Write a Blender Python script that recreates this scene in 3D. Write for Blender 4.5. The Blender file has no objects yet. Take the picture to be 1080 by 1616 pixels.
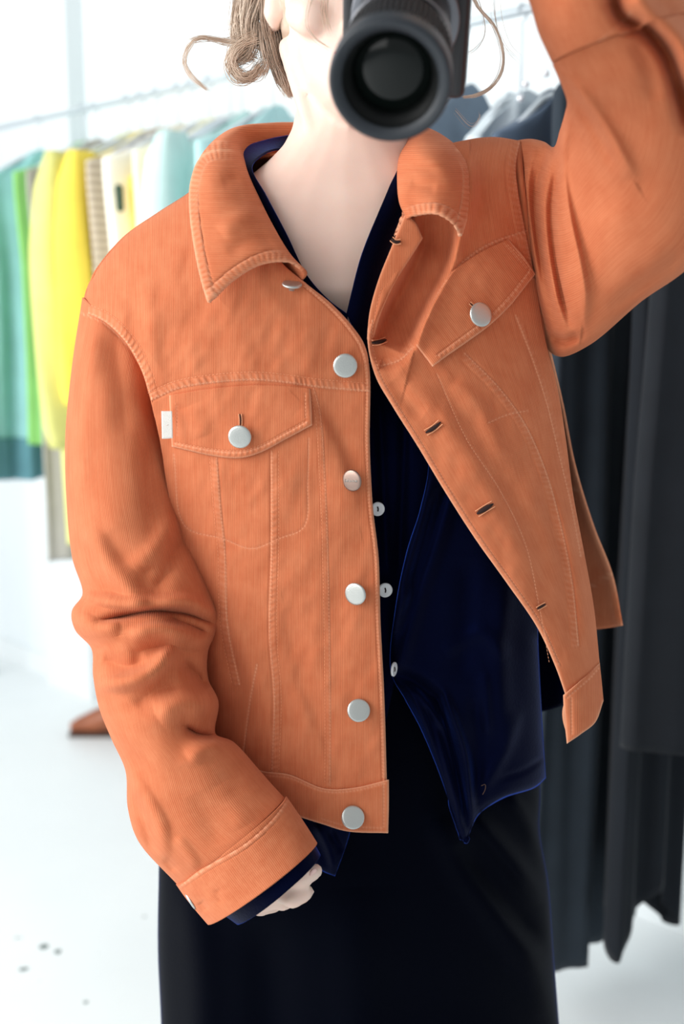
import bpy, bmesh, math, random
import numpy as np
from mathutils import Vector, Matrix
random.seed(7); rng = np.random.default_rng(7)
scene = bpy.context.scene
COL = scene.collection

# ------------------------------------------------------------------ camera
F = 1800.0                       # focal length in pixels of the 1080 x 1616 frame
CAM = np.array([0.0, 0.0, 1.2]); PITCH = math.radians(10)
cd = bpy.data.cameras.new('view_camera'); cam = bpy.data.objects.new('view_camera', cd); COL.objects.link(cam)
cam.location = CAM; cam.rotation_euler = (math.radians(90) - PITCH, 0, 0)
cd.sensor_fit = 'VERTICAL'; cd.sensor_height = 36.0; cd.lens = 36.0 * F / 1616.0
cd.clip_start = 0.02
cd.dof.use_dof = True; cd.dof.focus_distance = 1.07; cd.dof.aperture_fstop = cd.lens / 1000 / 0.013
scene.camera = cam
# ------------------------------------------------------------------ world, light, exposure
w = bpy.data.worlds.new('daylight'); scene.world = w; w.use_nodes = True
w.node_tree.nodes['Background'].inputs[0].default_value = (0.93, 0.97, 1.0, 1)
w.node_tree.nodes['Background'].inputs[1].default_value = 0.42
def area(name, loc, target, sx, sy, power, color):
    l = bpy.data.lights.new(name, 'AREA'); l.shape = 'RECTANGLE'; l.size = sx; l.size_y = sy; l.energy = power; l.color = color
    o = bpy.data.objects.new(name, l); COL.objects.link(o); o.location = loc
    o.rotation_euler = (Vector(target) - Vector(loc)).to_track_quat('-Z', 'Y').to_euler()
    return o
area('assumed_left_light', (-2.6, 0.75, 1.9), (0.0, 1.5, 1.0), 2.6, 2.2, 94, (1.0, 0.99, 0.97))  # unseen area light, assumed from the brighter left side; no window is built
area('front_fill_light', (-2.0, -1.4, 1.9), (0.0, 1.2, 1.1), 2.6, 2.2, 26, (1.0, 0.99, 0.98))  # unseen fill light, added to brighten the chest and soften contrast
vs = scene.view_settings
vs.view_transform = 'Standard'; vs.look = 'None'; vs.gamma = 1; vs.use_curve_mapping = False; vs.exposure = 0.32

# ------------------------------------------------------------------ helpers
cp, sp_ = math.cos(PITCH), math.sin(PITCH)
def P(px, py, Y):
    """world point seen at a pixel of the frame, at the distance Y into the room"""
    px = np.asarray(px, float); py = np.asarray(py, float); Y = np.asarray(Y, float)
    a = (px - 540) / F; b = (808 - py) / F
    dy = cp + b * sp_; dz = -sp_ + b * cp
    t = Y / dy
    return np.stack(np.broadcast_arrays(a * t, Y, CAM[2] + dz * t), -1)
def cr(pts, n, resample=True):
    """smooth curve through points, n samples by arc length"""
    p = np.asarray(pts, float)
    if len(p) == 2:
        t = np.linspace(0, 1, n)[:, None]; return p[0] * (1 - t) + p[1] * t
    q = np.vstack([2 * p[0] - p[1], p, 2 * p[-1] - p[-2]])
    out = []
    for i in range(1, len(q) - 2):
        p0, p1, p2, p3 = q[i - 1], q[i], q[i + 1], q[i + 2]
        t0 = 0; t1 = t0 + max(np.linalg.norm(p1 - p0), 1e-6) ** .5; t2 = t1 + max(np.linalg.norm(p2 - p1), 1e-6) ** .5
        t3 = t2 + max(np.linalg.norm(p3 - p2), 1e-6) ** .5
        t = np.linspace(t1, t2, 24, endpoint=False)[:, None]
        A1 = (t1 - t) / (t1 - t0) * p0 + (t - t0) / (t1 - t0) * p1
        A2 = (t2 - t) / (t2 - t1) * p1 + (t - t1) / (t2 - t1) * p2
        A3 = (t3 - t) / (t3 - t2) * p2 + (t - t2) / (t3 - t2) * p3
        B1 = (t2 - t) / (t2 - t0) * A1 + (t - t0) / (t2 - t0) * A2
        B2 = (t3 - t) / (t3 - t1) * A2 + (t - t1) / (t3 - t1) * A3
        out.append((t2 - t) / (t2 - t1) * B1 + (t - t1) / (t2 - t1) * B2)
    c = np.vstack(out + [p[-1:]])
    if not resample:
        idx = np.linspace(0, len(c) - 1, n)
        return np.stack([np.interp(idx, np.arange(len(c)), c[:, k]) for k in range(c.shape[1])], 1)
    s = np.concatenate([[0], np.cumsum(np.linalg.norm(np.diff(c[:, :2], axis=0), axis=1) + 1e-9)])
    u = np.linspace(0, s[-1], n)
    return np.stack([np.interp(u, s, c[:, k]) for k in range(c.shape[1])], 1)
def coons(top, bot, left, right, nu, nv):
    T, B = cr(top, nu), cr(bot, nu); L, R = cr(left, nv), cr(right, nv)
    u = np.linspace(0, 1, nu)[None, :, None]; v = np.linspace(0, 1, nv)[:, None, None]
    return ((1 - v) * T[None] + v * B[None] + (1 - u) * L[:, None] + u * R[:, None]
            - ((1 - u) * (1 - v) * T[0] + u * (1 - v) * T[-1] + (1 - u) * v * B[0] + u * v * B[-1]))
def mesh_obj(name, verts, faces, mat, parent=None, smooth=True):
    me = bpy.data.meshes.new(name)
    me.from_pydata([tuple(v) for v in verts], [], [tuple(f) for f in faces]); me.update()
    if smooth: me.polygons.foreach_set('use_smooth', np.ones(len(me.polygons), bool))
    o = bpy.data.objects.new(name, me); COL.objects.link(o)
    if mat: me.materials.append(mat)
    if parent: o.parent = parent
    return o
def grid_obj(name, V, mat, parent=None, closed=False, uv=None, wear=None, thick=0.0, offset=1.0, flip=False, cap=False):
    nv, nu = V.shape[:2]; n = nv * nu
    idx = np.arange(n).reshape(nv, nu)
    if closed: idx = np.concatenate([idx, idx[:, :1]], 1)
    a, b, c, d = idx[:-1, :-1], idx[:-1, 1:], idx[1:, 1:], idx[1:, :-1]
    q = np.stack([a, d, c, b] if not flip else [a, b, c, d], -1).reshape(-1, 4)
    me = bpy.data.meshes.new(name); me.vertices.add(n); me.vertices.foreach_set('co', V.reshape(-1).astype(np.float32))
    extra = []
    if cap:
        extra = [list(idx[0, :-1] if closed else idx[0]), list((idx[-1, :-1] if closed else idx[-1])[::-1])]
    nl = q.size + sum(map(len, extra)); npoly = len(q) + len(extra)
    me.loops.add(nl); vi = np.concatenate([q.reshape(-1)] + [np.array(e) for e in extra]).astype(np.int32)
    me.loops.foreach_set('vertex_index', vi); me.polygons.add(npoly)
    st = np.concatenate([np.arange(len(q)) * 4, q.size + np.cumsum([0] + [len(e) for e in extra])[:len(extra)]]).astype(np.int32)
    me.polygons.foreach_set('loop_start', st)
    me.polygons.foreach_set('loop_total', np.array([4] * len(q) + [len(e) for e in extra], np.int32))
    me.update(calc_edges=True); me.validate()
    me.polygons.foreach_set('use_smooth', np.ones(len(me.polygons), bool))
    if uv is not None:
        ul = me.uv_layers.new(name='UVMap'); ul.data.foreach_set('uv', uv.reshape(-1, 2)[vi].astype(np.float32).reshape(-1))
    if wear is not None:
        at = me.attributes.new('wear', 'FLOAT', 'POINT'); at.data.foreach_set('value', wear.reshape(-1).astype(np.float32))
    o = bpy.data.objects.new(name, me); COL.objects.link(o)
    if mat: me.materials.append(mat)
    if parent: o.parent = parent
    if thick:
        m = o.modifiers.new('thickness', 'SOLIDIFY'); m.thickness = thick; m.offset = offset
    return o
class MB:
    """collects simple shapes into one mesh"""
    def __init__(s): s.v = []; s.f = []
    def add(s, v, f):
        o = len(s.v); s.v += [tuple(x) for x in v]; s.f += [tuple(i + o for i in q) for q in f]
    def tube(s, pts, r, n=6, caps=True):
        pts = np.asarray(pts, float); m = len(pts); r = np.broadcast_to(np.asarray(r, float), (m,))
        tg = np.gradient(pts, axis=0); tg /= np.linalg.norm(tg, axis=1)[:, None] + 1e-12
        up = np.array([0, 0, 1.0]) if abs(tg[0][2]) < .9 else np.array([1.0, 0, 0])
        V = []
        nrm = np.cross(tg[0], up); nrm /= np.linalg.norm(nrm)
        for i in range(m):
            nrm = nrm - tg[i] * (nrm @ tg[i]); nrm /= np.linalg.norm(nrm) + 1e-12
            bn = np.cross(tg[i], nrm)
            for k in range(n):
                a = 2 * math.pi * k / n; V.append(pts[i] + r[i] * (math.cos(a) * nrm + math.sin(a) * bn))
        Fc = []
        for i in range(m - 1):
            for k in range(n):
                Fc.append((i * n + k, i * n + (k + 1) % n, (i + 1) * n + (k + 1) % n, (i + 1) * n + k))
        if caps: Fc += [tuple(range(n))[::-1], tuple((m - 1) * n + k for k in range(n))]
        s.add(V, Fc)
    def capsule(s, p0, p1, r0, r1, n=14):
        p0 = np.asarray(p0, float); p1 = np.asarray(p1, float); d = p1 - p0; L = np.linalg.norm(d) + 1e-9; d = d / L
        pts, rs = [], []
        for a in np.linspace(-math.pi / 2 * .97, 0, 5): pts.append(p0 + d * math.sin(a) * r0); rs.append(r0 * math.cos(a))
        for a in np.linspace(0, math.pi / 2 * .97, 5): pts.append(p1 + d * math.sin(a) * r1); rs.append(r1 * math.cos(a))
        s.tube(pts, rs, n)
    def chain(s, pts, rs, n=14):
        for i in range(len(pts) - 1): s.capsule(pts[i], pts[i + 1], rs[i], rs[i + 1], n)
    def box(s, c, h, M=None):
        c = np.asarray(c, float); h = np.asarray(h, float)
        v = [np.array([x, y, z]) * h for x in (-1, 1) for y in (-1, 1) for z in (-1, 1)]
        if M is not None: v = [np.asarray(M) @ x for x in v]
        s.add([c + x for x in v], [(0, 1, 3, 2), (4, 6, 7, 5), (0, 4, 5, 1), (2, 3, 7, 6), (0, 2, 6, 4), (1, 5, 7, 3)])
    def loft(s, rings):
        n = len(rings[0]); V = np.concatenate(rings); Fc = []
        for i in range(len(rings) - 1):
            for k in range(n): Fc.append((i * n + k, i * n + (k + 1) % n, (i + 1) * n + (k + 1) % n, (i + 1) * n + k))
        Fc += [tuple(range(n))[::-1], tuple((len(rings) - 1) * n + k for k in range(n))]
        s.add(V, Fc)
    def lathe(s, prof, n=48, close=False):
        V = [(r * math.cos(2 * math.pi * k / n), r * math.sin(2 * math.pi * k / n), z) for r, z in prof for k in range(n)]
        Fc = [(i * n + k, i * n + (k + 1) % n, (i + 1) * n + (k + 1) % n, (i + 1) * n + k) for i in range(len(prof) - 1) for k in range(n)]
        s.add(V, Fc)
    def build(s, name, mat, parent=None, smooth=True): return mesh_obj(name, s.v, s.f, mat, parent, smooth)
def empty(name, loc=(0, 0, 0)):
    o = bpy.data.objects.new(name, None); COL.objects.link(o); o.location = loc; o.empty_display_size = .05; return o
def tag(o, label=None, cat=None, group=None, kind=None):
    if label: o['label'] = label
    if cat: o['category'] = cat
    if group: o['group'] = group
    if kind: o['kind'] = kind
    return o
def pdist(px, py, line):
    """signed distance and arc position of points from a pixel polyline (right of travel = positive)"""
    L = np.asarray(line, float)
    best = np.full(px.shape, 1e9); sd = np.zeros(px.shape); ss = np.zeros(px.shape); acc = 0.0
    for i in range(len(L) - 1):
        a, b = L[i], L[i + 1]; d = b - a; l2 = d @ d; l = math.sqrt(l2)
        if l < 1e-6: continue
        t = np.clip(((px - a[0]) * d[0] + (py - a[1]) * d[1]) / l2, 0, 1)
        dx = px - a[0] - t * d[0]; dy = py - a[1] - t * d[1]
        ds = np.hypot(dx, dy); cs = (d[0] * dy - d[1] * dx)
        m = ds < best
        best = np.where(m, ds, best); sd = np.where(m, ds * np.where(cs >= 0, 1, -1), sd); ss = np.where(m, acc + t * l, ss)
        acc += l
    return sd, ss, acc
def vnoise(x, y, seed=0):
    """smooth value noise, -1..1"""
    r = np.random.default_rng(seed).uniform(-1, 1, (64, 64))
    xi = np.floor(x).astype(int); yi = np.floor(y).astype(int); fx = x - xi; fy = y - yi
    fx = fx * fx * (3 - 2 * fx); fy = fy * fy * (3 - 2 * fy)
    g = lambda i, j: r[i % 64, j % 64]
    return (g(xi, yi) * (1 - fx) + g(xi + 1, yi) * fx) * (1 - fy) + (g(xi, yi + 1) * (1 - fx) + g(xi + 1, yi + 1) * fx) * fy
def folds(px, py, lst):
    """sum of soft ridges (+, towards the viewer) and valleys (-) along pixel polylines; entry: line, amp, width_left, width_right"""
    d = np.zeros(px.shape)
    for line, amp, wl, wr, *pw in lst:
        L = cr(line, 15) if len(line) > 2 else cr(line, 4)
        sd, ss, tot = pdist(px, py, L)
        wd = np.where(sd > 0, wr, wl)
        end = np.clip(np.minimum(ss, tot - ss) / (0.25 * tot + 1e-6), 0, 1)
        d += amp * np.exp(-np.abs(sd / wd) ** (pw[0] if pw else 2)) * (0.25 + 0.75 * end * (2 - end))
    return d
def seams(px, py, lst):
    """sewn seams: a pulled-in line, puckers on one side and wear on the proud edge; entry: line, side(+1 right,-1 left,0), band px, strength"""
    d = np.zeros(px.shape); wr = np.zeros(px.shape)
    for k, (line, side, band, st) in enumerate(lst):
        L = cr(line, 40)
        sd, ss, tot = pdist(px, py, L)
        inside = ((ss > 0.01) & (ss < tot - 0.01))
        d += np.where(inside, -0.0011 * st * np.exp(-(sd / 1.6) ** 2), 0)
        wr += np.where(inside, 0.75 * st * np.exp(-((sd - side * 2.0) / 1.5) ** 2) * (0.7 + 0.5 * np.sin(ss * 1.1 + k)), 0)
        if side:
            s = sd * side; win = np.clip(s / 3, 0, 1) * np.clip((band - s) / 4, 0, 1) * inside
            ph = ss / 9.5 * 2 * math.pi + 3.6 * vnoise(ss / 21 + k * 7, ss * 0 + 3.3, 5) + 0.25 * s
            d += win * st * (0.0004 + 0.00042 * np.sin(ph) * (0.6 + 0.7 * vnoise(ss / 30, ss * 0 + k, 9)))
            wr += win * st * (0.07 + 0.11 * np.sin(ph))
            d += np.where(inside, -0.0004 * st * np.exp(-((s - band) / 1.5) ** 2), 0)
    return d, np.clip(wr, 0, 1.2)

# ------------------------------------------------------------------ materials
def newmat(name):
    m = bpy.data.materials.new(name); m.use_nodes = True; nt = m.node_tree
    return m, nt, nt.nodes['Principled BSDF']
def lin(r, g, b):
    f = lambda c: (c / 255 / 12.92) if c / 255 <= .04045 else ((c / 255 + .055) / 1.055) ** 2.4
    return (f(r), f(g), f(b), 1)
def mat_plain(name, rgb, rough=.6, metal=0, sheen=0, sheen_tint=None, noise=0.0, nscale=30, bump=0.0, bscale=400, spec=.5, coat=0, trans=0, emis=None):
    m, nt, b = newmat(name); N = nt.nodes; Lk = nt.links
    b.inputs['Base Color'].default_value = lin(*rgb); b.inputs['Roughness'].default_value = rough; b.inputs['Metallic'].default_value = metal
    b.inputs['Specular IOR Level'].default_value = spec; b.inputs['Coat Weight'].default_value = coat
    b.inputs['Sheen Weight'].default_value = sheen; b.inputs['Sheen Roughness'].default_value = .4
    if sheen_tint: b.inputs['Sheen Tint'].default_value = lin(*sheen_tint)
    tc = N.new('ShaderNodeTexCoord')
    if noise:
        n = N.new('ShaderNodeTexNoise'); n.inputs['Scale'].default_value = nscale; n.inputs['Detail'].default_value = 4
        Lk.new(tc.outputs['Object'], n.inputs['Vector'])
        h = N.new('ShaderNodeMixRGB'); h.blend_type = 'MULTIPLY'; h.inputs[0].default_value = 1
        mr = N.new('ShaderNodeMapRange'); mr.inputs['To Min'].default_value = 1 - noise; mr.inputs['To Max'].default_value = 1 + noise
        mr.inputs['From Min'].default_value = .3; mr.inputs['From Max'].default_value = .7
        Lk.new(n.outputs['Fac'], mr.inputs['Value'])
        h.inputs[1].default_value = lin(*rgb); Lk.new(mr.outputs[0], h.inputs[2]); Lk.new(h.outputs[0], b.inputs['Base Color'])
    if bump:
        n2 = N.new('ShaderNodeTexNoise'); n2.inputs['Scale'].default_value = bscale; Lk.new(tc.outputs['Object'], n2.inputs['Vector'])
        bp = N.new('ShaderNodeBump'); bp.inputs['Strength'].default_value = bump; bp.inputs['Distance'].default_value = .001
        Lk.new(n2.outputs['Fac'], bp.inputs['Height']); Lk.new(bp.outputs[0], b.inputs['Normal'])
    return m
def mat_corduroy(name, rgb, light, dark):
    m, nt, b = newmat(name); N = nt.nodes; Lk = nt.links
    uv = N.new('ShaderNodeUVMap'); sep = N.new('ShaderNodeSeparateXYZ'); Lk.new(uv.outputs[0], sep.inputs[0])
    mu = N.new('ShaderNodeMath'); mu.operation = 'MULTIPLY'; mu.inputs[1].default_value = 2 * math.pi; Lk.new(sep.outputs[0], mu.inputs[0])
    sn = N.new('ShaderNodeMath'); sn.operation = 'SINE'; Lk.new(mu.outputs[0], sn.inputs[0])
    # cloth colour: slow mottling plus streaks along the wales
    mp = N.new('ShaderNodeMapping'); mp.inputs['Scale'].default_value = (.06, .06, 1); Lk.new(uv.outputs[0], mp.inputs[0])
    n1 = N.new('ShaderNodeTexNoise'); n1.inputs['Scale'].default_value = 1.0; n1.inputs['Detail'].default_value = 5; n1.inputs['Roughness'].default_value = .62
    Lk.new(mp.outputs[0], n1.inputs['Vector'])
    mp2 = N.new('ShaderNodeMapping'); mp2.inputs['Scale'].default_value = (.9, .05, 1); Lk.new(uv.outputs[0], mp2.inputs[0])
    n2 = N.new('ShaderNodeTexNoise'); n2.inputs['Scale'].default_value = 1.0; n2.inputs['Detail'].default_value = 2; Lk.new(mp2.outputs[0], n2.inputs['Vector'])
    ramp = N.new('ShaderNodeValToRGB'); ramp.color_ramp.elements[0].position = .32; ramp.color_ramp.elements[1].position = .7
    ramp.color_ramp.elements[0].color = lin(*dark); ramp.color_ramp.elements[1].color = lin(*rgb)
    av = N.new('ShaderNodeMath'); av.operation = 'MULTIPLY_ADD'; av.inputs[1].default_value = .45; Lk.new(n2.outputs['Fac'], av.inputs[0])
    sc = N.new('ShaderNodeMath'); sc.operation = 'MULTIPLY'; sc.inputs[1].default_value = .6; Lk.new(n1.outputs['Fac'], sc.inputs[0]); Lk.new(sc.outputs[0], av.inputs[2])
    Lk.new(av.outputs[0], ramp.inputs[0])
    # grooves between wales a little darker
    gr = N.new('ShaderNodeMixRGB'); gr.blend_type = 'MULTIPLY'
    mr = N.new('ShaderNodeMapRange'); mr.inputs['From Min'].default_value = -1; mr.inputs['To Min'].default_value = .9; mr.inputs['To Max'].default_value = 1.05
    Lk.new(sn.outputs[0], mr.inputs['Value']); gr.inputs[0].default_value = 1
    Lk.new(ramp.outputs[0], gr.inputs[1]); Lk.new(mr.outputs[0], gr.inputs[2])
    at = N.new('ShaderNodeAttribute'); at.attribute_name = 'wear'
    mx = N.new('ShaderNodeMixRGB'); cl = N.new('ShaderNodeMath'); cl.operation = 'MULTIPLY'; cl.inputs[1].default_value = .72; cl.use_clamp = True
    Lk.new(at.outputs['Fac'], cl.inputs[0]); Lk.new(cl.outputs[0], mx.inputs[0]); Lk.new(gr.outputs[0], mx.inputs[1]); mx.inputs[2].default_value = lin(*light)
    Lk.new(mx.outputs[0], b.inputs['Base Color'])
    b.inputs['Roughness'].default_value = .92; b.inputs['Specular IOR Level'].default_value = .15
    b.inputs['Sheen Weight'].default_value = .22; b.inputs['Sheen Roughness'].default_value = .45; b.inputs['Sheen Tint'].default_value = lin(255, 205, 170)
    bp = N.new('ShaderNodeBump'); bp.inputs['Strength'].default_value = .25; bp.inputs['Distance'].default_value = .0005
    Lk.new(sn.outputs[0], bp.inputs['Height']); Lk.new(bp.outputs[0], b.inputs['Normal'])
    return m
CORD = mat_corduroy('orange_corduroy', (206, 123, 85), (232, 174, 140), (190, 102, 66))
CORD_IN = mat_plain('corduroy_inside', (190, 96, 58), .95, noise=.1, nscale=60, spec=.1)
THREAD = mat_plain('orange_thread', (232, 160, 118), .9)
HOLE = mat_plain('buttonhole_dark', (38, 16, 12), .9)
METAL = mat_plain('pewter', (196, 199, 195), .36, metal=.8, bump=.15, bscale=900)
METAL2 = mat_plain('pewter_warm', (150, 128, 118), .38, metal=.85)
VELVET = mat_plain('navy_velvet', (5, 7, 21), .5, sheen=.9, sheen_tint=(60, 100, 225), bump=.25, bscale=350, spec=.085)
VELVET.node_tree.nodes['Principled BSDF'].inputs['Specular Tint'].default_value = lin(50, 90, 255)
VELVET.node_tree.nodes['Principled BSDF'].inputs['Sheen Roughness'].default_value = .27
BLACKV = mat_plain('black_velvet', (4, 5, 9), .6, sheen=1.0, sheen_tint=(48, 84, 200), bump=.2, bscale=400, spec=.07)
BLACKV.node_tree.nodes['Principled BSDF'].inputs['Specular Tint'].default_value = lin(60, 95, 190)
BLACKV.node_tree.nodes['Principled BSDF'].inputs['Sheen Roughness'].default_value = .14
SHELL = mat_plain('shell_button', (236, 238, 240), .3, coat=.4)
def mat_skin():
    m, nt, b = newmat('skin'); N = nt.nodes; Lk = nt.links
    tc = N.new('ShaderNodeTexCoord'); n = N.new('ShaderNodeTexNoise'); n.inputs['Scale'].default_value = 14; n.inputs['Detail'].default_value = 5
    Lk.new(tc.outputs['Object'], n.inputs['Vector'])
    r = N.new('ShaderNodeValToRGB'); r.color_ramp.elements[0].position = .35; r.color_ramp.elements[1].position = .68
    r.color_ramp.elements[0].color = lin(232, 198, 182); r.color_ramp.elements[1].color = lin(240, 213, 198)
    Lk.new(n.outputs['Fac'], r.inputs[0]); Lk.new(r.outputs[0], b.inputs['Base Color'])
    b.inputs['Roughness'].default_value = .5; b.inputs['Specular IOR Level'].default_value = .35
    b.inputs['Subsurface Weight'].default_value = .25; b.inputs['Subsurface Radius'].default_value = (.012, .005, .003); b.inputs['Subsurface Scale'].default_value = .6
    n2 = N.new('ShaderNodeTexNoise'); n2.inputs['Scale'].default_value = 600; Lk.new(tc.outputs['Object'], n2.inputs['Vector'])
    bp = N.new('ShaderNodeBump'); bp.inputs['Strength'].default_value = .08; bp.inputs['Distance'].default_value = .0006
    Lk.new(n2.outputs['Fac'], bp.inputs['Height']); Lk.new(bp.outputs[0], b.inputs['Normal'])
    return m
SKIN = mat_skin()
NAIL = mat_plain('fingernail', (238, 196, 186), .3, coat=.3)

# ------------------------------------------------------------------ the room
WALLP = np.array([.64, 2.10]); RD = np.array([.717, -.697])        # the wall and the clothes rail run diagonally behind the person
RN = np.array([.697, .717])                                         # into the wall
def floor_mat():
    m, nt, b = newmat('white_painted_floor'); N = nt.nodes; Lk = nt.links
    tc = N.new('ShaderNodeTexCoord')
    n = N.new('ShaderNodeTexNoise'); n.inputs['Scale'].default_value = 3; n.inputs['Detail'].default_value = 6
    Lk.new(tc.outputs['Object'], n.inputs['Vector'])
    r = N.new('ShaderNodeValToRGB'); r.color_ramp.elements[0].color = lin(226, 232, 234); r.color_ramp.elements[1].color = lin(240, 244, 245)
    Lk.new(n.outputs['Fac'], r.inputs[0])
    # chipped paint: a few dark flakes with ragged outlines
    n2 = N.new('ShaderNodeTexNoise'); n2.inputs['Scale'].default_value = 26; n2.inputs['Detail'].default_value = 5; n2.inputs['Roughness'].default_value = .65
    Lk.new(tc.outputs['Object'], n2.inputs['Vector'])
    last = None
    for (fx, fy, sx, sy, k) in ((68, 1494, 17, 8, 1.0), (92, 1502, 12, 8, .9), (38, 1530, 18, 6, 1.0), (30, 1480, 20, 6, .55), (134, 1512, 10, 6, .5), (155, 1503, 12, 5, .5), (135, 1582, 13, 8, .7), (4, 1544, 8, 5, .5), (64, 1548, 10, 4, .4), (228, 1446, 9, 4, .3)):
        t0 = 1.2 / math.tan(math.atan((fy - 808) / F) + PITCH); g0 = P(fx, fy, t0); g1 = P(fx + sx, fy, t0); g2 = P(fx, fy - sy, 1.2 / math.tan(math.atan((fy - sy - 808) / F) + PITCH))
        mp = N.new('ShaderNodeMapping'); mp.vector_type = 'POINT'; kx = 1 / (g1[0] - g0[0]); ky = 1 / (g2[1] - g0[1])
        mp.inputs['Scale'].default_value = (kx, ky, 0); mp.inputs['Location'].default_value = (-g0[0] * kx, -(g0[1] - 1.5) * ky, 0)
        Lk.new(tc.outputs['Object'], mp.inputs[0]); le = N.new('ShaderNodeVectorMath'); le.operation = 'LENGTH'; Lk.new(mp.outputs[0], le.inputs[0])
        mr = N.new('ShaderNodeMapRange'); mr.inputs['From Min'].default_value = .2; mr.inputs['From Max'].default_value = 1.5; mr.inputs['To Min'].default_value = .34 * k + .05; mr.inputs['To Max'].default_value = -.4; Lk.new(le.outputs['Value'], mr.inputs['Value'])
        if last is None: last = mr.outputs[0]
        else:
            mxn = N.new('ShaderNodeMath'); mxn.operation = 'MAXIMUM'; Lk.new(last, mxn.inputs[0]); Lk.new(mr.outputs[0], mxn.inputs[1]); last = mxn.outputs[0]
    ad = N.new('ShaderNodeMath'); ad.operation = 'ADD'; Lk.new(n2.outputs['Fac'], ad.inputs[0]); Lk.new(last, ad.inputs[1])
    th = N.new('ShaderNodeMapRange'); th.inputs['From Min'].default_value = .70; th.inputs['From Max'].default_value = .80; Lk.new(ad.outputs[0], th.inputs['Value'])
    mx = N.new('ShaderNodeMixRGB'); mx.inputs[2].default_value = lin(96, 110, 108); Lk.new(th.outputs[0], mx.inputs[0]); Lk.new(r.outputs[0], mx.inputs[1])
    Lk.new(mx.outputs[0], b.inputs['Base Color']); b.inputs['Roughness'].default_value = .35
    return m
WALL = mat_plain('white_wall_paint', (229, 236, 239), .8, noise=.015, nscale=4, bump=.1, bscale=120)
PANEL = mat_plain('pale_blue_panel', (230, 236, 238), .7)
def box_obj(name, c, h, mat, rz=0, parent=None):
    mb = MB(); M = np.array([[math.cos(rz), -math.sin(rz), 0], [math.sin(rz), math.cos(rz), 0], [0, 0, 1]]); mb.box((0, 0, 0), h, M)
    o = mb.build(name, mat, parent, smooth=False); o.location = c; return o
fl = box_obj('floor', (0, 1.5, -.05), (4.5, 4.5, .05), floor_mat()); tag(fl, 'white painted floor with chipped dark flakes', kind='structure')
rz = math.atan2(RD[1], RD[0])
def along(s, n=0.0): return WALLP + RD * s + RN * n
wc = along(-1.0, .05); wb = box_obj('wall_back', (wc[0], wc[1], 1.5), (3.4, .05, 1.5), WALL, rz); tag(wb, 'white wall behind the clothes rail', kind='structure')
bc = along(-1.0, -.008); bb = box_obj('baseboard_back', (bc[0], bc[1], .035), (3.4, .008, .035), PANEL, rz); tag(bb, 'low pale baseboard along the white wall', kind='structure')
# shallow pilaster on the wall at the far left
pl = P(104, 60, 3.55); s_p = (pl[:2] - WALLP) @ RD
pc = along(s_p, -.03); pp = box_obj('trim_1', (pc[0], pc[1], 1.5), (.13, .03, 1.5), PANEL, rz); tag(pp, 'shallow pale pilaster on the white wall', kind='structure')

# ------------------------------------------------------------------ the person
person = empty('person', (0.0, 1.15, 0.0))
tag(person, 'person in an open orange corduroy jacket holding a camera before the face', 'person')
def under(o, parent):
    o.parent = parent; o.matrix_parent_inverse = Matrix.Translation(-parent.location) if parent.type == 'EMPTY' else Matrix.Identity(4); return o

# ---- jacket: depth of the two fronts, seams and folds, all in frame pixels
def qe(t, p=2.0):
    t = np.clip(t, 0, 1); return np.sqrt(np.clip(1 - (1 - t) ** p, 0, 1))
YSH_L = ([100, 128, 140, 160, 200, 250, 300, 350, 400, 450, 700], [560, 490, 450, 415, 370, 335, 303, 265, 235, 215, 212])
XS_L = ([200, 490, 600, 700, 800, 900, 1000, 1300], [100, 95, 135, 190, 232, 262, 285, 300])
L_EDGE = [(372, 250), (402, 325), (440, 408), (482, 446), (522, 478), (556, 514), (576, 545), (584, 585), (584, 700), (589, 800), (598, 880), (601, 980), (607, 1100), (611, 1235)]
L_SEAMS = [
    ([(128, 492), (165, 508), (198, 540), (222, 582), (238, 630)], -1, 15, 1.1),
    ([(240, 633), (280, 615), (330, 606), (400, 601), (450, 605), (500, 612), (583, 619)], -1, 14, 1.1),
    ([(344, 722), (350, 800), (357, 870), (361, 985), (380, 1080)], 1, 13, .9),
    ([(427, 712), (427, 860), (424, 1000), (431, 1100), (427, 1220)], -1, 13, .9),
    ([(488, 690), (486, 760), (480, 832), (440, 850), (398, 866), (352, 850), (292, 830), (274, 715)], 0, 0, .55),
    ([(497, 612), (507, 650), (515, 760), (520, 900), (523, 1100), (523, 1240)], 1, 10, .5),
    ([(406, 1048), (396, 1100), (384, 1190)], 0, 0, .9),
]
L_EDGE_IN = [(480, 452), (519, 486), (550, 520), (569, 550), (577, 588), (577, 700), (582, 800), (591, 880), (594, 980), (600, 1100), (604, 1232)]
L_FOLDS = [
    ([(480, 640), (515, 680), (545, 740), (565, 820)], .004, 16, 30), ([(505, 640), (540, 700), (560, 760)], -.004, 14, 10),
    ([(345, 470), (290, 520), (238, 560)], -.003, 30, 30), ([(232, 430), (240, 520), (246, 600)], .0035, 16, 16), ([(205, 470), (215, 540)], -.0025, 18, 14),
    ([(420, 450), (470, 530), (500, 590)], .003, 25, 25),
    ([(330, 960), (380, 1020), (415, 1100), (425, 1170)], .006, 22, 22), ([(300, 900), (350, 1000), (380, 1080)], -.005, 16, 16),
    ([(450, 960), (475, 1060), (500, 1160), (512, 1230)], -.004, 22, 14), ([(470, 1090), (500, 1170), (520, 1235)], .004, 12, 16),
    ([(540, 880), (530, 960), (520, 1060)], -.002, 18, 18), ([(300, 640), (320, 690)], .003, 18, 18),
]
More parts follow.
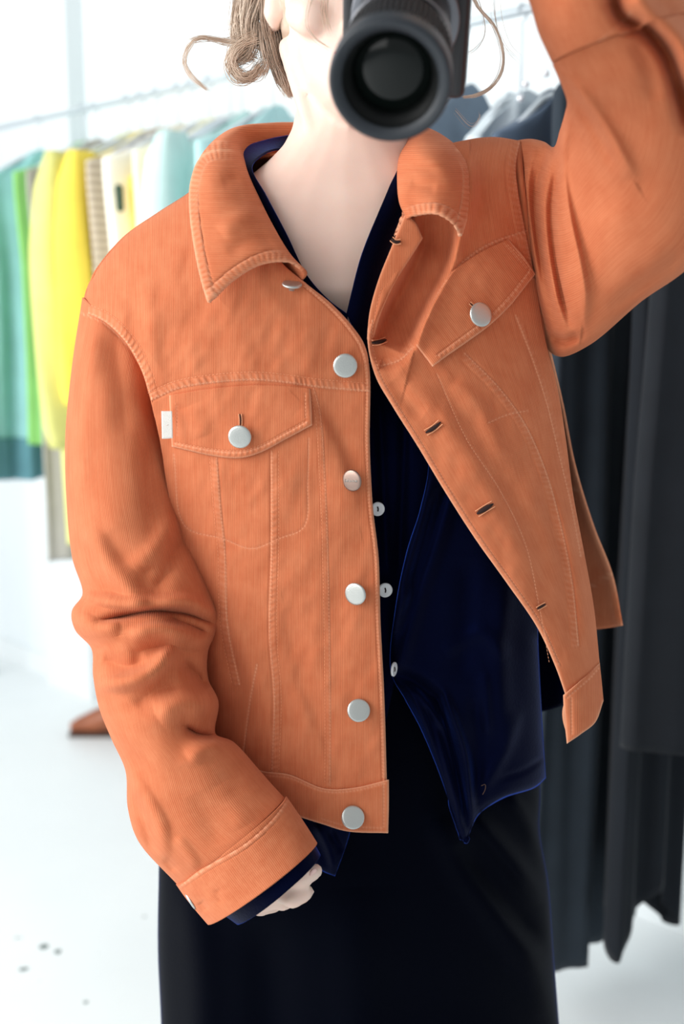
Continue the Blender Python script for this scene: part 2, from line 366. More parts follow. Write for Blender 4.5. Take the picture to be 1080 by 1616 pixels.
def YL0(px, py):
    g = qe((py - np.interp(px, *YSH_L)) / 230.0); s = (px - np.interp(py, *XS_L)) / 340.0
    y = 1.16 - .122 * qe(s, 2.2) * g
    y = y - .006 * np.exp(-((px - 420) / 110.0) ** 2 - ((py - 700) / 170.0) ** 2)
    return y + .0018 * vnoise(px / 38, py / 70, 3) + .0007 * vnoise(px / 15 + .3 * py / 15, py / 24, 13)
def YL(px, py, fine=True):
    px = np.asarray(px, float); py = np.asarray(py, float)
    y = YL0(px, py) - folds(px, py, L_FOLDS)
    return y
XS_R = ([200, 450, 560, 720, 850, 980, 1105, 1200], [905, 885, 893, 922, 945, 962, 972, 975])
RW = ([200, 450, 560, 720, 900, 1050, 1172], [190, 210, 230, 230, 170, 95, 70])
R_SEAMS = [
    ([(832, 362), (775, 382), (738, 405), (705, 440), (682, 480), (664, 535)], -1, 14, 1.0),
    ([(735, 556), (790, 612), (830, 668), (862, 740), (885, 820), (905, 920), (915, 1020)], 1, 14, .9),
    ([(812, 498), (838, 565), (862, 640), (880, 715), (900, 800), (915, 880)], -1, 10, .8),
    ([(690, 590), (735, 690), (790, 775), (830, 860), (850, 950), (868, 1050)], 0, 0, .45),
    ([(770, 668), (800, 655), (835, 648)], 0, 0, .6),
    ([(600, 580), (632, 570), (655, 548)], -1, 12, .8),
    ([(822, 226), (815, 262), (818, 300), (830, 365), (846, 440)], 1, 16, .9),
]
R_FOLDS = [
    ([(690, 335), (682, 400), (656, 455), (632, 502), (612, 548)], -.044, 33, 28, 6),
    ([(742, 250), (742, 320), (718, 390), (694, 440), (668, 505), (656, 548)], .020, 12, 60),
    ([(640, 350), (612, 420), (596, 500), (588, 545)], .004, 14, 14),
    ([(650, 600), (720, 690), (790, 800), (850, 930)], .006, 22, 30), ([(690, 600), (760, 700), (815, 800)], -.004, 20, 20),
    ([(620, 600), (650, 640), (670, 655)], -.004, 12, 12), ([(720, 600), (760, 650), (800, 740)], .004, 14, 20),
    ([(800, 760), (850, 880), (880, 990)], -.004, 22, 22), ([(880, 790), (905, 880), (925, 980), (935, 1040)], .006, 14, 12),
    ([(860, 780), (890, 880), (900, 1000)], -.006, 14, 12),
]
def YR(px, py):
    px = np.asarray(px, float); py = np.asarray(py, float)
    g = qe((py - 214) / 170.0); s = (np.interp(py, *XS_R) - px) / np.interp(py, *RW)
    D = np.interp(py, [200, 500, 900, 1172], [.095, .105, .125, .125])
    y = 1.145 - D * qe(s, 2.1) * g
    return y - folds(px, py, R_FOLDS) + .0018 * vnoise(px / 40, py / 60, 8) + .0007 * vnoise(px / 15, py / 22, 18)
WL = 1 / 2.75
# front on the viewer's left
G = coons([(128, 490), (138, 452), (160, 415), (200, 370), (250, 335), (300, 303), (345, 268), (372, 250)],
          [(322, 1188), (370, 1205), (416, 1218), (456, 1223), (512, 1245), (560, 1244), (611, 1235)],
          [(128, 490), (165, 508), (198, 540), (222, 582), (238, 630), (252, 690), (264, 770), (284, 860), (302, 930), (318, 1000), (320, 1100), (322, 1188)],
          L_EDGE, 240, 460)
gx, gy = G[..., 0], G[..., 1]
sd, wr = seams(gx, gy, L_SEAMS + [(L_EDGE_IN, -1, 7, .8)])
ed, _, _ = pdist(gx, gy, cr(L_EDGE[2:], 60)); wr = wr + .8 * np.exp(-(ed / 2.2) ** 2); ed = np.abs(ed)
Yg = YL(gx, gy) - sd + .0022 * np.exp(-ed / 2.0)
jacket = grid_obj('jacket', P(gx, gy, Yg), CORD, None, uv=np.stack([gx * WL, gy * WL], -1), wear=wr, thick=.0028, offset=-1)
under(jacket, person); tag(jacket, 'orange corduroy trucker jacket worn open')
def part(o, par=jacket, label=None):
    under(o, par)
    if label: o['label'] = label
    return o
# front on the viewer's right, swung open by the raised arm
R_EDGE = [(640, 338), (618, 392), (598, 440), (585, 490), (580, 535), (592, 592), (620, 642), (658, 702), (700, 772), (750, 850), (800, 920), (848, 990), (878, 1055), (893, 1098)]
G = coons([(640, 338), (660, 280), (700, 232), (735, 221), (780, 216), (822, 222)], [(893, 1098), (915, 1080), (932, 1066), (947, 1048)],
          R_EDGE, [(822, 222), (815, 262), (818, 300), (830, 365), (846, 440), (860, 530), (880, 610), (893, 690), (905, 780), (922, 870), (938, 960), (947, 1048)], 200, 420)
gx, gy = G[..., 0], G[..., 1]
uu = np.linspace(0, 1, 200)[None, :] * np.ones((420, 1)); vv = np.linspace(0, 1, 420)[:, None] * np.ones((1, 200))
sd, wr = seams(gx, gy, R_SEAMS)
R_IN = [(626, 398), (606, 444), (593, 492), (588, 535), (600, 588), (628, 637), (666, 697), (708, 767), (758, 845), (808, 915), (856, 985), (886, 1050)]
sd2, wr2 = seams(gx, gy, [(R_IN, 1, 8, .7)])
ed, _, _ = pdist(gx, gy, cr(R_EDGE, 70)); wr = wr + wr2 + .9 * np.exp(-(ed / 2.4) ** 2); ed = np.abs(ed)
Yg = YR(gx, gy) - sd - sd2 + .003 * np.exp(-ed / 2.2)
part(grid_obj('front_panel', P(gx, gy, Yg), CORD, None, uv=np.stack([uu * 105, gy * WL], -1), wear=wr, thick=.0028, offset=-1), label='jacket front swung open with empty buttonholes')
# back, closing the jacket from shoulder to shoulder
SH_BACK = [(128, 490), (138, 452), (160, 415), (200, 370), (250, 335), (300, 303), (345, 268), (400, 246), (470, 240), (545, 240), (630, 238), (700, 230), (780, 216), (822, 222)]
SH_BACK = [(x, y + 5) for x, y in SH_BACK]
G = coons(SH_BACK, [(322, 1240), (480, 1190), (700, 1100), (860, 1010), (980, 988)],
          [(128, 495), (165, 508), (198, 540), (222, 582), (238, 630), (252, 690), (264, 770), (284, 860), (302, 930), (318, 1000), (320, 1100), (322, 1240)],
          [(822, 227), (832, 320), (848, 440), (866, 550), (886, 640), (905, 735), (934, 830), (964, 908), (980, 988)], 90, 160)
gx, gy = G[..., 0], G[..., 1]
u = np.linspace(0, 1, 90)[None, :] * np.ones((160, 1)); v = np.linspace(0, 1, 160)[:, None] * np.ones((1, 90))
bl = np.sqrt(np.clip(1 - np.abs(2 * u - 1) ** 2.6, 0, 1)) * np.sqrt(np.clip(1 - (1 - np.clip(v / .3, 0, 1)) ** 2, 0, 1))
Yb = 1.158 + .12 * bl + .035 * u * v
ss_ = lambda t: np.clip(t, 0, 1) ** 2 * (3 - 2 * np.clip(t, 0, 1))
kl = 1 - ss_(u / .12); kr = (1 - ss_((1 - u) / .12)) * (1 - ss_((v - .35) / .2))       # meet the fronts along the side seams
Yb = Yb * (1 - kl) + (YL(gx, gy) + .001) * kl; Yb = Yb * (1 - kr) + (YR(gx, gy) + .001) * kr
hem = [(322, 1190), (480, 1140), (700, 1040), (860, 945), (966, 912)]
sd, wr = seams(gx, gy, [([(968, 908), (950, 918), (930, 928)], 1, 8, 1.0), ([(912, 745), (905, 790)], 0, 0, .8)])
edr, _, _ = pdist(gx, gy, cr([(866, 550), (886, 640), (905, 735), (934, 830), (964, 908), (980, 988), (940, 1000)], 50))
part(grid_obj('back_panel', P(gx, gy, Yb - sd), CORD, None, uv=np.stack([gx * WL, gy * WL], -1), wear=wr + .6 * np.exp(-(edr / 2.5) ** 2), thick=.0028, offset=-1, flip=False))

# ---- sleeves: closed tubes lofted between two outlines
def sleeve(name, secs, nr, na, fold, seam, bow=0.0, uvk=95, pw=1.0, thick=.0025, extra=None):
    S = np.array([[*a, *b, yc, ry, bw] for a, b, yc, ry, bw in secs], float)
    Lc, Rc = cr(S[:, 0:2], nr, False), cr(S[:, 2:4], nr, False)
    k = np.linspace(0, len(S) - 1, nr)
    rest = cr(np.column_stack([np.arange(len(S)) * 10, S[:, 4:]]), nr, False)[:, 1:]
    th = np.linspace(0, 2 * math.pi, na, endpoint=False)[None, :]
    c = -np.cos(th); s = np.sin(th)
    mx, my = (Lc + Rc)[:, None, 0] / 2, (Lc + Rc)[:, None, 1] / 2; hx, hy = (Rc - Lc)[:, None, 0] / 2, (Rc - Lc)[:, None, 1] / 2
    ln = np.hypot(hx, hy)
    bw = rest[:, 2][:, None] * np.clip(s, 0, 1)
    px = mx + hx * c - hy / ln * bw; py = my + hy * c + hx / ln * bw
    front = np.clip(s * 2.2, 0, 1)
    d = folds(px, py, fold) * front
    sdm, wr = seams(px, py, seam) if seam else (0 * px, 0 * px)
    Y = rest[:, 0][:, None] - rest[:, 1][:, None] * np.sign(s) * np.abs(s) ** pw - d - sdm * front + .0014 * vnoise(px / 36, py / 52, 12) * front
    uv = np.stack([th * uvk * WL * np.ones_like(px), (np.linspace(0, 1, nr) * len(S) * 55)[:, None] * WL * np.ones_like(px)], -1)
    # duplicate the first column so that the wale count does not wrap inside one face
    V = P(px, py, Y); V = np.concatenate([V, V[:, :1]], 1); wr = np.concatenate([wr * front, (wr * front)[:, :1]], 1)
    uv = np.concatenate([uv, uv[:, :1] + np.array([2 * math.pi * uvk * WL, 0])], 1)
    o = grid_obj(name, V, CORD, None, uv=uv, wear=wr, thick=thick, offset=-1, flip=True)
    return o
LS_FOLDS = [
    ([(178, 520), (188, 600), (200, 690)], -.006, 16, 22), ([(150, 520), (135, 650), (128, 800)], .004, 14, 20), ([(238, 660), (232, 760), (240, 850)], -.004, 22, 14),
    ([(275, 810), (250, 860), (212, 900)], .006, 12, 14), ([(290, 845), (262, 900), (240, 945)], -.009, 14, 12),
    ([(140, 830), (172, 890), (205, 930), (225, 958)], .010, 16, 13), ([(235, 890), (228, 935)], -.005, 12, 16), ([(170, 840), (205, 890)], -.002, 18, 14),
    ([(130, 940), (180, 950), (235, 955), (300, 950), (332, 968)], .010, 10, 7),
    ([(158, 982), (200, 972), (240, 964), (290, 968), (335, 984)], -.024, 8, 7),
    ([(124, 972), (150, 985), (190, 985)], .008, 10, 16),
    ([(262, 974), (295, 985), (326, 998)], -.016, 7, 8), ([(205, 1000), (250, 992), (300, 1004)], .012, 8, 12),
    ([(205, 1030), (260, 1022), (318, 1034)], -.007, 10, 12),
    ([(155, 1078), (205, 1074), (245, 1056), (266, 1030), (278, 1020)], .014, 9, 12), ([(165, 1040), (205, 1052), (232, 1040)], -.009, 14, 12), ([(285, 1042), (305, 1062), (328, 1088)], -.016, 12, 14),
    ([(215, 1115), (250, 1090), (285, 1085)], -.006, 14, 14), ([(250, 1130), (290, 1110), (325, 1118)], .010, 18, 18),
    ([(338, 1164), (312, 1158), (290, 1145)], -.016, 8, 7), ([(350, 1175), (322, 1182), (300, 1200)], .006, 10, 14),
    ([(190, 1185), (225, 1245), (255, 1300), (264, 1350)], .006, 10, 14), ([(214, 1250), (232, 1300), (246, 1345)], -.006, 11, 9),
    ([(310, 1250), (335, 1300), (348, 1335)], -.0022, 18, 18), ([(345, 1240), (372, 1280), (385, 1305)], .0024, 18, 14),
    ([(280, 1320), (302, 1350), (312, 1368)], .004, 8, 8), ([(262, 1352), (280, 1372)], -.005, 7, 7),
]
LS_FOLDS = [(l, a_ * (1.2 if 930 < l[0][1] < 1200 else 1.0), *r_) for l, a_, *r_ in LS_FOLDS]
LS = [((134, 470), (262, 590), 1.155, .050, 0), ((118, 575), (252, 650), 1.150, .066, 0), ((107, 690), (276, 735), 1.146, .070, 0), ((109, 790), (290, 815), 1.140, .070, 0),
      ((118, 880), (312, 880), 1.128, .070, 0), ((134, 938), (334, 938), 1.115, .068, 0), ((117, 966), (343, 972), 1.105, .066, 0), ((122, 992), (336, 1000), 1.098, .065, 0), ((148, 1022), (325, 1026), 1.09, .064, 0),
      ((151, 1066), (325, 1072), 1.08, .064, 0), ((161, 1118), (341, 1108), 1.068, .064, 0), ((180, 1165), (337, 1160), 1.056, .062, 0), ((202, 1215), (366, 1174), 1.046, .060, 3),
      ((206, 1275), (403, 1214), 1.034, .058, 6), ((222, 1325), (424, 1238), 1.024, .056, 8), ((284, 1394), (446, 1262), 1.012, .054, 9)]
part(sleeve('sleeve', LS, 420, 144, LS_FOLDS, [([(130, 494), (165, 511), (198, 543), (222, 585), (238, 630)], 0, 0, .8)]), label='rumpled orange sleeve hanging down over the hand')
# turned cuff of the hanging sleeve
CF = [((281, 1393), (449, 1259), 1.010, .0575, 10), ((296, 1414), (466, 1284), 1.003, .058, 11), ((313, 1435), (482, 1308), .996, .058, 12), ((331, 1456), (497, 1332), .989, .058, 12)]
part(sleeve('cuff', CF, 60, 144, [([(318, 1420), (330, 1436)], -.004, 6, 6), ([(345, 1400), (352, 1425)], -.002, 6, 6)], [([(284, 1397), (330, 1366), (388, 1332), (430, 1293), (450, 1264)], 1, 7, .9)]), label='plain cuff hiding half the hand')
# raised sleeve, bent at an elbow that points to the viewer
RS_FOLDS = [
    ([(846, 222), (832, 290), (840, 380), (856, 470), (872, 520)], .010, 7, 7), ([(862, 235), (846, 300), (850, 380), (862, 440)], -.007, 6, 6),
    ([(872, 245), (858, 310), (862, 390), (878, 470), (892, 512)], .009, 7, 7), ([(885, 250), (872, 320), (876, 400), (888, 470), (900, 512)], -.012, 6, 6),
    ([(896, 185), (888, 260), (898, 340), (914, 410), (924, 470), (920, 510)], .015, 8, 42), ([(870, 530), (892, 538), (914, 530)], -.014, 7, 8),
    ([(880, 240), (900, 190), (892, 150)], .006, 10, 12), ([(888, 128), (918, 172), (945, 215), (968, 262)], -.010, 10, 9), ([(900, 128), (935, 170), (965, 215), (1000, 280)], .012, 10, 30),
    ([(965, -10), (982, 28), (1015, 42), (1050, 80), (1075, 150), (1085, 200)], -.045, 11, 12), ([(1005, -20), (1035, 20), (1075, 60), (1100, 130)], .030, 18, 26),
    ([(1005, 60), (1025, 110), (1035, 160)], -.006, 14, 14), ([(1080, 400), (1030, 440), (960, 490)], -.005, 14, 14), ([(950, 330), (1000, 400), (1060, 420)], .006, 40, 40),
]
RS = [((812, 222), (846, 500), 1.135, .040, 0), ((838, 219), (862, 548), 1.125, .052, 0), ((860, 224), (884, 563), 1.105, .060, 0), ((874, 232), (930, 545), 1.075, .062, 0), ((884, 205), (1010, 478), 1.03, .064, 0),
      ((892, 178), (1100, 408), .985, .066, 0), ((895, 162), (1160, 260), .945, .066, 0), ((888, 138), (1150, 130), .915, .064, 0), ((872, 102), (1090, 20), .892, .060, -8)]
part(sleeve('sleeve', RS, 320, 144, RS_FOLDS, [([(822, 226), (815, 262), (818, 300), (830, 365), (846, 440)], 0, 0, .6)], uvk=120), label='raised orange sleeve with the elbow towards the viewer')
CR2 = [((872, 100), (1092, 20), .890, .063, -8), ((850, 52), (1066, -40), .880, .064, -8), ((836, 5), (1044, -85), .872, .063, -8), ((815, -40), (1015, -130), .866, .062, -8)]
part(sleeve('cuff', CR2, 50, 144, [([(965, -10), (982, 28), (1015, 42)], -.030, 9, 10), ([(1000, -20), (1030, 20), (1070, 60)], .022, 16, 22)], [([(868, 100), (905, 90), (940, 72), (975, 45), (1000, 20)], -1, 6, .7)], uvk=120), label='cuff of the raised sleeve below the camera hand')

# ---- collar: stand, roll line and two pointed leaves in one turned piece
CRW = [  # base, roll, three leaf points, outer edge ; each (px, py, Y)
    [(470, 450, 1.050), (483, 432, 1.030), (452, 413, 1.018), (412, 416, 1.014), (370, 440, 1.014), (330, 478, 1.018)],
    [(440, 408, 1.062), (458, 405, 1.036), (425, 395, 1.020), (385, 400, 1.014), (345, 425, 1.016), (319, 440, 1.022)],
    [(420, 350, 1.080), (430, 360, 1.052), (395, 352, 1.032), (360, 358, 1.026), (328, 370, 1.030), (307, 380, 1.036)],
    [(402, 300, 1.105), (404, 310, 1.076), (372, 305, 1.052), (342, 308, 1.046), (318, 315, 1.052), (301, 325, 1.062)],
    [(390, 265, 1.130), (382, 258, 1.104), (358, 256, 1.082), (334, 262, 1.076), (315, 272, 1.084), (303, 288, 1.098)],
    [(385, 244, 1.155), (370, 222, 1.138), (354, 222, 1.122), (338, 229, 1.118), (326, 238, 1.124), (317, 252, 1.138)],
    [(398, 238, 1.180), (380, 206, 1.168), (366, 206, 1.172), (355, 212, 1.182), (347, 222, 1.196), (342, 240, 1.212)],
    [(440, 238, 1.205), (430, 197, 1.200), (425, 197, 1.215), (420, 205, 1.232), (415, 220, 1.244), (410, 245, 1.254)],
    [(500, 240, 1.218), (500, 196, 1.216), (500, 196, 1.232), (498, 205, 1.250), (496, 222, 1.262), (494, 248, 1.272)],
    [(580, 240, 1.218), (585, 197, 1.214), (588, 197, 1.230), (592, 205, 1.246), (596, 222, 1.256), (600, 246, 1.264)],
    [(628, 240, 1.190), (648, 200, 1.178), (660, 200, 1.184), (672, 206, 1.196), (682, 218, 1.206), (690, 238, 1.214)],
    [(628, 248, 1.150), (650, 216, 1.132), (668, 205, 1.122), (690, 212, 1.122), (712, 226, 1.130), (728, 242, 1.142)],
    [(632, 275, 1.115), (634, 246, 1.092), (660, 228, 1.072), (695, 234, 1.062), (726, 250, 1.072), (741, 264, 1.086)],
    [(634, 310, 1.090), (631, 285, 1.062), (655, 272, 1.044), (690, 280, 1.032), (725, 292, 1.038), (743, 300, 1.050)],
    [(640, 335, 1.070), (634, 318, 1.044), (655, 312, 1.030), (690, 318, 1.016), (720, 332, 1.020), (737, 338, 1.034)],
    [(655, 352, 1.055), (645, 345, 1.034), (665, 338, 1.020), (690, 337, 1.008), (712, 350, 1.010), (727, 373, 1.020)],
]
A = np.array(CRW, float)                                   # [around, across, 3]
nA, nC = 200, 72
tmp = np.stack([cr(A[:, k], nA, False) for k in range(A.shape[1])], 1)
V = np.stack([cr(tmp[i], nC, False) for i in range(nA)], 0)
gx, gy, Yg = V[..., 0], V[..., 1], V[..., 2].copy()
uc = np.linspace(0, 1, nC)[None, :] * np.ones((nA, 1))
out_l = [tuple(p) for p in V[:90, -1, :2]]; fr_l = [tuple(p) for p in V[0, 16:, :2]]; out_r = [tuple(p) for p in V[142:, -1, :2]]; fr_r = [tuple(p) for p in V[-1, 16:, :2]]
wr = np.zeros_like(gx); dd = np.zeros_like(gx)
leaf = np.clip((uc - .25) / .1, 0, 1)
for k, (ln, side) in enumerate(((out_l, -1), (fr_l, 1), (out_r, 1), (fr_r, -1))):
    L = np.array(ln)[::3]; s0, ss, tot = pdist(gx, gy, L); a = np.abs(s0)
    band = np.clip((15 - a) / 3, 0, 1) * np.clip(a / 3, 0, 1); ph = ss / 8.5 * 2 * math.pi + 1.5 * vnoise(ss / 20, ss * 0 + k, 4)
    reach = np.clip((tot - 2 - ss) / (30 if k == 0 else 2), 0, 1) * np.clip((ss - 1) / (30 if k == 2 else 2), 0, 1)
    dd += leaf * reach * (band * (.0005 + .0006 * np.sin(ph)) - .0012 * np.exp(-((a - 15) / 1.5) ** 2) - .0018 * np.exp(-a / 1.6))
    wr += leaf * (.8 * np.exp(-(a / 2.2) ** 2) + reach * (band * (.15 + .2 * np.sin(ph)) + .35 * np.exp(-((a - 14) / 1.5) ** 2)))
dd += leaf * folds(gx, gy, [([(420, 330), (380, 345), (350, 370)], .004, 14, 14), ([(440, 385), (400, 380), (360, 400)], -.003, 12, 12), ([(650, 240), (690, 260), (720, 300)], .004, 12, 14), ([(650, 290), (690, 300)], -.003, 10, 10), ([(385, 280), (350, 290)], -.003, 10, 10)])
part(grid_obj('collar', P(gx, gy, Yg - dd), CORD, None, uv=np.stack([gy * WL * .9, gx * WL], -1), wear=wr, thick=.0034, offset=0, flip=True), label='pointed shirt collar with stitched edge')

# ---- flaps, pocket label, waistbands
def patch(name, top, bot, left, right, yf, lift, nu, nv, seam=(), par=jacket, edge_pts=None, thick=.003, label=None, mat=CORD, uvrot=False, ew=.8):
    G = coons(top, bot, left, right, nu, nv); gx, gy = G[..., 0], G[..., 1]
    sd, wr = seams(gx, gy, list(seam)) if seam else (0 * gx, 0 * gx)
    v = np.linspace(0, 1, nv)[:, None] * np.ones((1, nu))
    if edge_pts:
        for e in edge_pts:
            dd, ss, tt = pdist(gx, gy, cr(e, 40)); dd = np.abs(dd); wr = wr + ew * np.exp(-(dd / 2.0) ** 2); sd = sd - .0016 * np.exp(-dd / 1.8)
    Y = yf(gx, gy) - lift(v) - sd
    uv = np.stack([gx * WL, gy * WL], -1)
    if uvrot: uv = np.stack([(gx * .8 - gy * .6) * WL, gy * WL], -1)
    return part(grid_obj(name, P(gx, gy, Y), mat, None, uv=uv, wear=wr, thick=thick, offset=-1), par, label)
fb = [(271, 705), (300, 712), (332, 719), (380, 723), (412, 714), (450, 694), (493, 671)]
patch('pocket_flap', [(267, 624), (330, 614), (400, 608), (450, 609), (490, 613)], fb, [(267, 624), (269, 665), (271, 705)], [(490, 613), (492, 640), (493, 671)],
      YL, lambda v: .0022 + .0035 * v, 130, 70, [([(276, 698), (332, 709), (380, 712), (412, 703), (448, 684), (484, 664)], 1, 9, .8), ([(279, 640), (280, 690)], 0, 0, .4), ([(482, 620), (483, 660)], 0, 0, .5)],
      edge_pts=[fb, [(267, 624), (271, 705)], [(490, 613), (493, 671)]], label='buttoned breast pocket flap')
fb2 = [(683, 579), (700, 566), (740, 538), (775, 512), (806, 482), (830, 452), (846, 432)]
YRf = lambda x, y: np.minimum(YR(x, y), 1.09)
patch('pocket_flap', [(657, 545), (668, 510), (690, 466), (720, 426), (755, 400), (803, 377)], fb2, [(657, 545), (670, 562), (683, 579)], [(803, 377), (826, 404), (846, 432)],
      YRf, lambda v: .003 + .006 * v, 130, 80, [([(690, 560), (735, 527), (768, 503), (798, 474), (822, 444), (836, 424)], 1, 10, .8), ([(795, 384), (832, 424)], 0, 0, .5)],
      edge_pts=[fb2, [(657, 545), (683, 579)], [(803, 377), (846, 432)]], uvrot=True, label='pocket flap tilted on the open front')
wt = [(318, 1186), (370, 1203), (416, 1217), (456, 1222), (512, 1244), (558, 1243), (614, 1230)]
wbm = [(325, 1262), (380, 1272), (440, 1280), (475, 1290), (507, 1300), (548, 1312), (613, 1315)]
patch('waistband', wt, wbm, [(318, 1186), (322, 1224), (325, 1262)], [(614, 1230), (614, 1270), (613, 1315)], YL, lambda v: .0035 - .002 * v, 150, 50,
      [([(322, 1190), (416, 1222), (456, 1227), (512, 1249), (558, 1248), (608, 1236)], 0, 0, .6), ([(606, 1236), (606, 1306)], 0, 0, .6), ([(607, 1307), (548, 1304), (507, 1292)], 0, 0, .5)],
      edge_pts=[wt, wbm, [(614, 1230), (613, 1315)]])
R_H = [(895, 1174), (918, 1158), (940, 1140), (953, 1106)]
patch('waistband', [(889, 1097), (912, 1078), (930, 1064), (947, 1046)], R_H, [(889, 1097), (891, 1135), (895, 1174)], [(947, 1046), (950, 1075), (953, 1106)], YR, lambda v: .004 + .004 * v, 60, 60,
      [([(894, 1102), (930, 1072), (946, 1054)], 0, 0, .7), ([(902, 1100), (903, 1160)], 0, 0, .6)], edge_pts=[R_H, [(889, 1097), (895, 1174)], [(889, 1097), (947, 1046)]], label='loose waistband end of the open front')
PK = [(640, 336), (618, 390), (598, 440), (584, 490), (579, 536)]; PKR = [(668, 376), (651, 403), (624, 446), (602, 494), (588, 540)]
patch('placket', [(640, 336), (656, 350), (668, 376)], [(579, 536), (588, 540)], PK, PKR, lambda x, y: 1.0365 + .00002 * (x - 600) + .012 * np.clip((y - 490) / 50, 0, 1) ** 2, lambda v: .002 + 0 * v, 40, 120,
      edge_pts=[PK, PKR, [(640, 336), (656, 350), (668, 376)]], label='narrow front edge strip with a buttonhole', ew=.5)
YPK = lambda x, y: 1.034 + 0 * np.asarray(x)
# white woven label in the pocket seam
tg = coons([(255, 649), (263, 649), (272, 649)], [(256, 692), (264, 692), (273, 691)], [(255, 649), (256, 692)], [(272, 649), (273, 691)], 10, 14)
part(grid_obj('woven_label', P(tg[..., 0], tg[..., 1], 1.052 + .00004 * (tg[..., 0] - 255) + .001 * np.sin(tg[..., 1] / 9)), mat_plain('white_ribbon', (244, 240, 232), .8, bump=.3, bscale=900), None, thick=.0012), label='small white woven label')
mb = MB(); yv = 1.0505
mb.tube(P(*np.array([[261, 668], [266, 666.5]]).T, yv), .0003, 4); mb.tube(P(*np.array([[261, 672], [266, 670.5]]).T, yv), .0003, 4)
part(mb.build('label_mark', mat_plain('faint_pink_ink', (226, 200, 190), .8)))

# ---- stitching: short proud threads along the seams
def stitches(line, yf, off=.0016, step=5.5, ln=3.8, r=.0002):
    L = np.asarray(line, float); n = max(4, int(np.sum(np.linalg.norm(np.diff(L, axis=0), axis=1)) / step)); c = cr(line, n * 2)
    mb = MB(); A_ = c[0:2 * (n - 1):2]; B_ = c[1:2 * (n - 1):2]; d = B_ - A_; m = (A_ + B_) / 2; h = d / (np.linalg.norm(d, axis=1)[:, None] + 1e-9) * ln / 2
    q = np.stack([m - h, m, m + h], 1); yy = yf(q[..., 0].ravel(), q[..., 1].ravel()).reshape(-1, 3) - off - np.array([0, .0003, 0])
    W_ = P(q[..., 0], q[..., 1], yy)
    for w3 in W_: mb.tube(w3, [r * .6, r, r * .6], 4, caps=False)
    return part(mb.build('stitching', THREAD))
def off_line(line, k):
    c = cr(line, 30); t = np.gradient(c, axis=0); t /= np.linalg.norm(t, axis=1)[:, None]
    return [tuple(p) for p in c + k * np.stack([-t[:, 1], t[:, 0]], 1)]
for i, (ln, side, band, st) in enumerate(L_SEAMS):
    stitches(off_line(ln, side * 2.0), YL, off=.0008)
    if side: stitches(off_line(ln, side * band), YL, off=.0006)
stitches(L_EDGE_IN, YL, off=.0005)
for i, (ln, side, band, st) in enumerate(R_SEAMS[:6]):
    stitches(off_line(ln, side * 2.0), YR, off=.0008)
stitches(R_IN, YR, off=.0004)
stitches([(278, 698), (332, 708), (380, 711), (412, 702), (448, 683), (484, 663)], YL, off=.0054); stitches([(483, 662), (482, 618)], YL, off=.004); stitches([(279, 696), (277, 630)], YL, off=.004)
stitches([(688, 562), (735, 528), (768, 503), (798, 474), (822, 444), (836, 426), (798, 382)], YRf, off=.009)

# ---- buttons and buttonholes
bprof = [(0, .0030), (.3, .0030), (.55, .0029), (.8, .0027), (.93, .0024), (.985, .0018), (1.0, .0012), (1.0, .0010), (.9, 0), (.3, 0), (.3, -.004), (0, -.004)]
def button(px, py, Y, r_px, tx=0, tz=0, mat=METAL, name='button', par=jacket, label=None, prof=bprof, sx=1.0):
    r = r_px / F * (Y + .04); mb = MB(); mb.lathe([(a * r, z) for a, z in prof], 40)
    o = mb.build(name, mat)
    o.matrix_basis = Matrix.Translation(Vector(P(px, py, Y))) @ Matrix.Rotation(math.radians(tz), 4, 'Z') @ Matrix.Rotation(math.radians(90 + tx), 4, 'X')
    part(o, par, label); return o
def on(yf, x, y): return float(yf(np.array([x]), np.array([y]))[0])
for (x, y, r, tx, tz, m, lb) in ((545, 577, 18.5, 4, 4, METAL, None), (562, 937, 18, 2, -26, METAL, None), (566, 1121, 18.5, -18, 8, METAL, None), (557, 1290, 19, -28, 10, METAL, None)):
    button(x, y, on(YL, x, y) - .005 - (.003 if y > 1240 else 0), r, tx, tz, m, label='round pewter jacket button')
button(379, 689, on(YL, 379, 689) - .010, 18, 6, -6, METAL, label='bright pewter button on the pocket flap')
button(461, 451, on(YL, 461, 451) - .004, 15, -68, 12, METAL, label='top button seen edge on')
b5 = button(557, 758, on(YL, 557, 758) - .006, 17, 2, -34, METAL2, label='turned pewter button with raised lettering')
mb = MB()
r = 17 / F * 1.08
for i, (x, h) in enumerate(((-.62, .3), (-.45, .2), (-.3, .34), (-.14, .2), (.02, .2), (.17, .24), (.33, .2), (.48, .26), (.62, .2))):   # worn, unreadable raised lettering
    mb.tube([((x) * r, (-.1 * h + .05 * x - .1) * r, .0031), ((x + .04) * r, (h * .8 + .05 * x - .1) * r, .0031)], .00024, 4)
    if i % 2: mb.tube([((x + .02) * r, (.05 * x - .1 + h * .1) * r, .0031), ((x + .14) * r, (h * .5 + .05 * x - .1) * r, .0031)], .0002, 4)
le = mb.build('lettering', METAL); le.matrix_basis = b5.matrix_basis.copy(); part(le)
button(758, 497, on(YRf, 758, 497) - .0125, 18.5, -12, 24, METAL, label='pewter button on the tilted pocket flap')
cb = button(303, 1421, .990, 15, 28, -66, METAL, label='cuff button seen from the side')
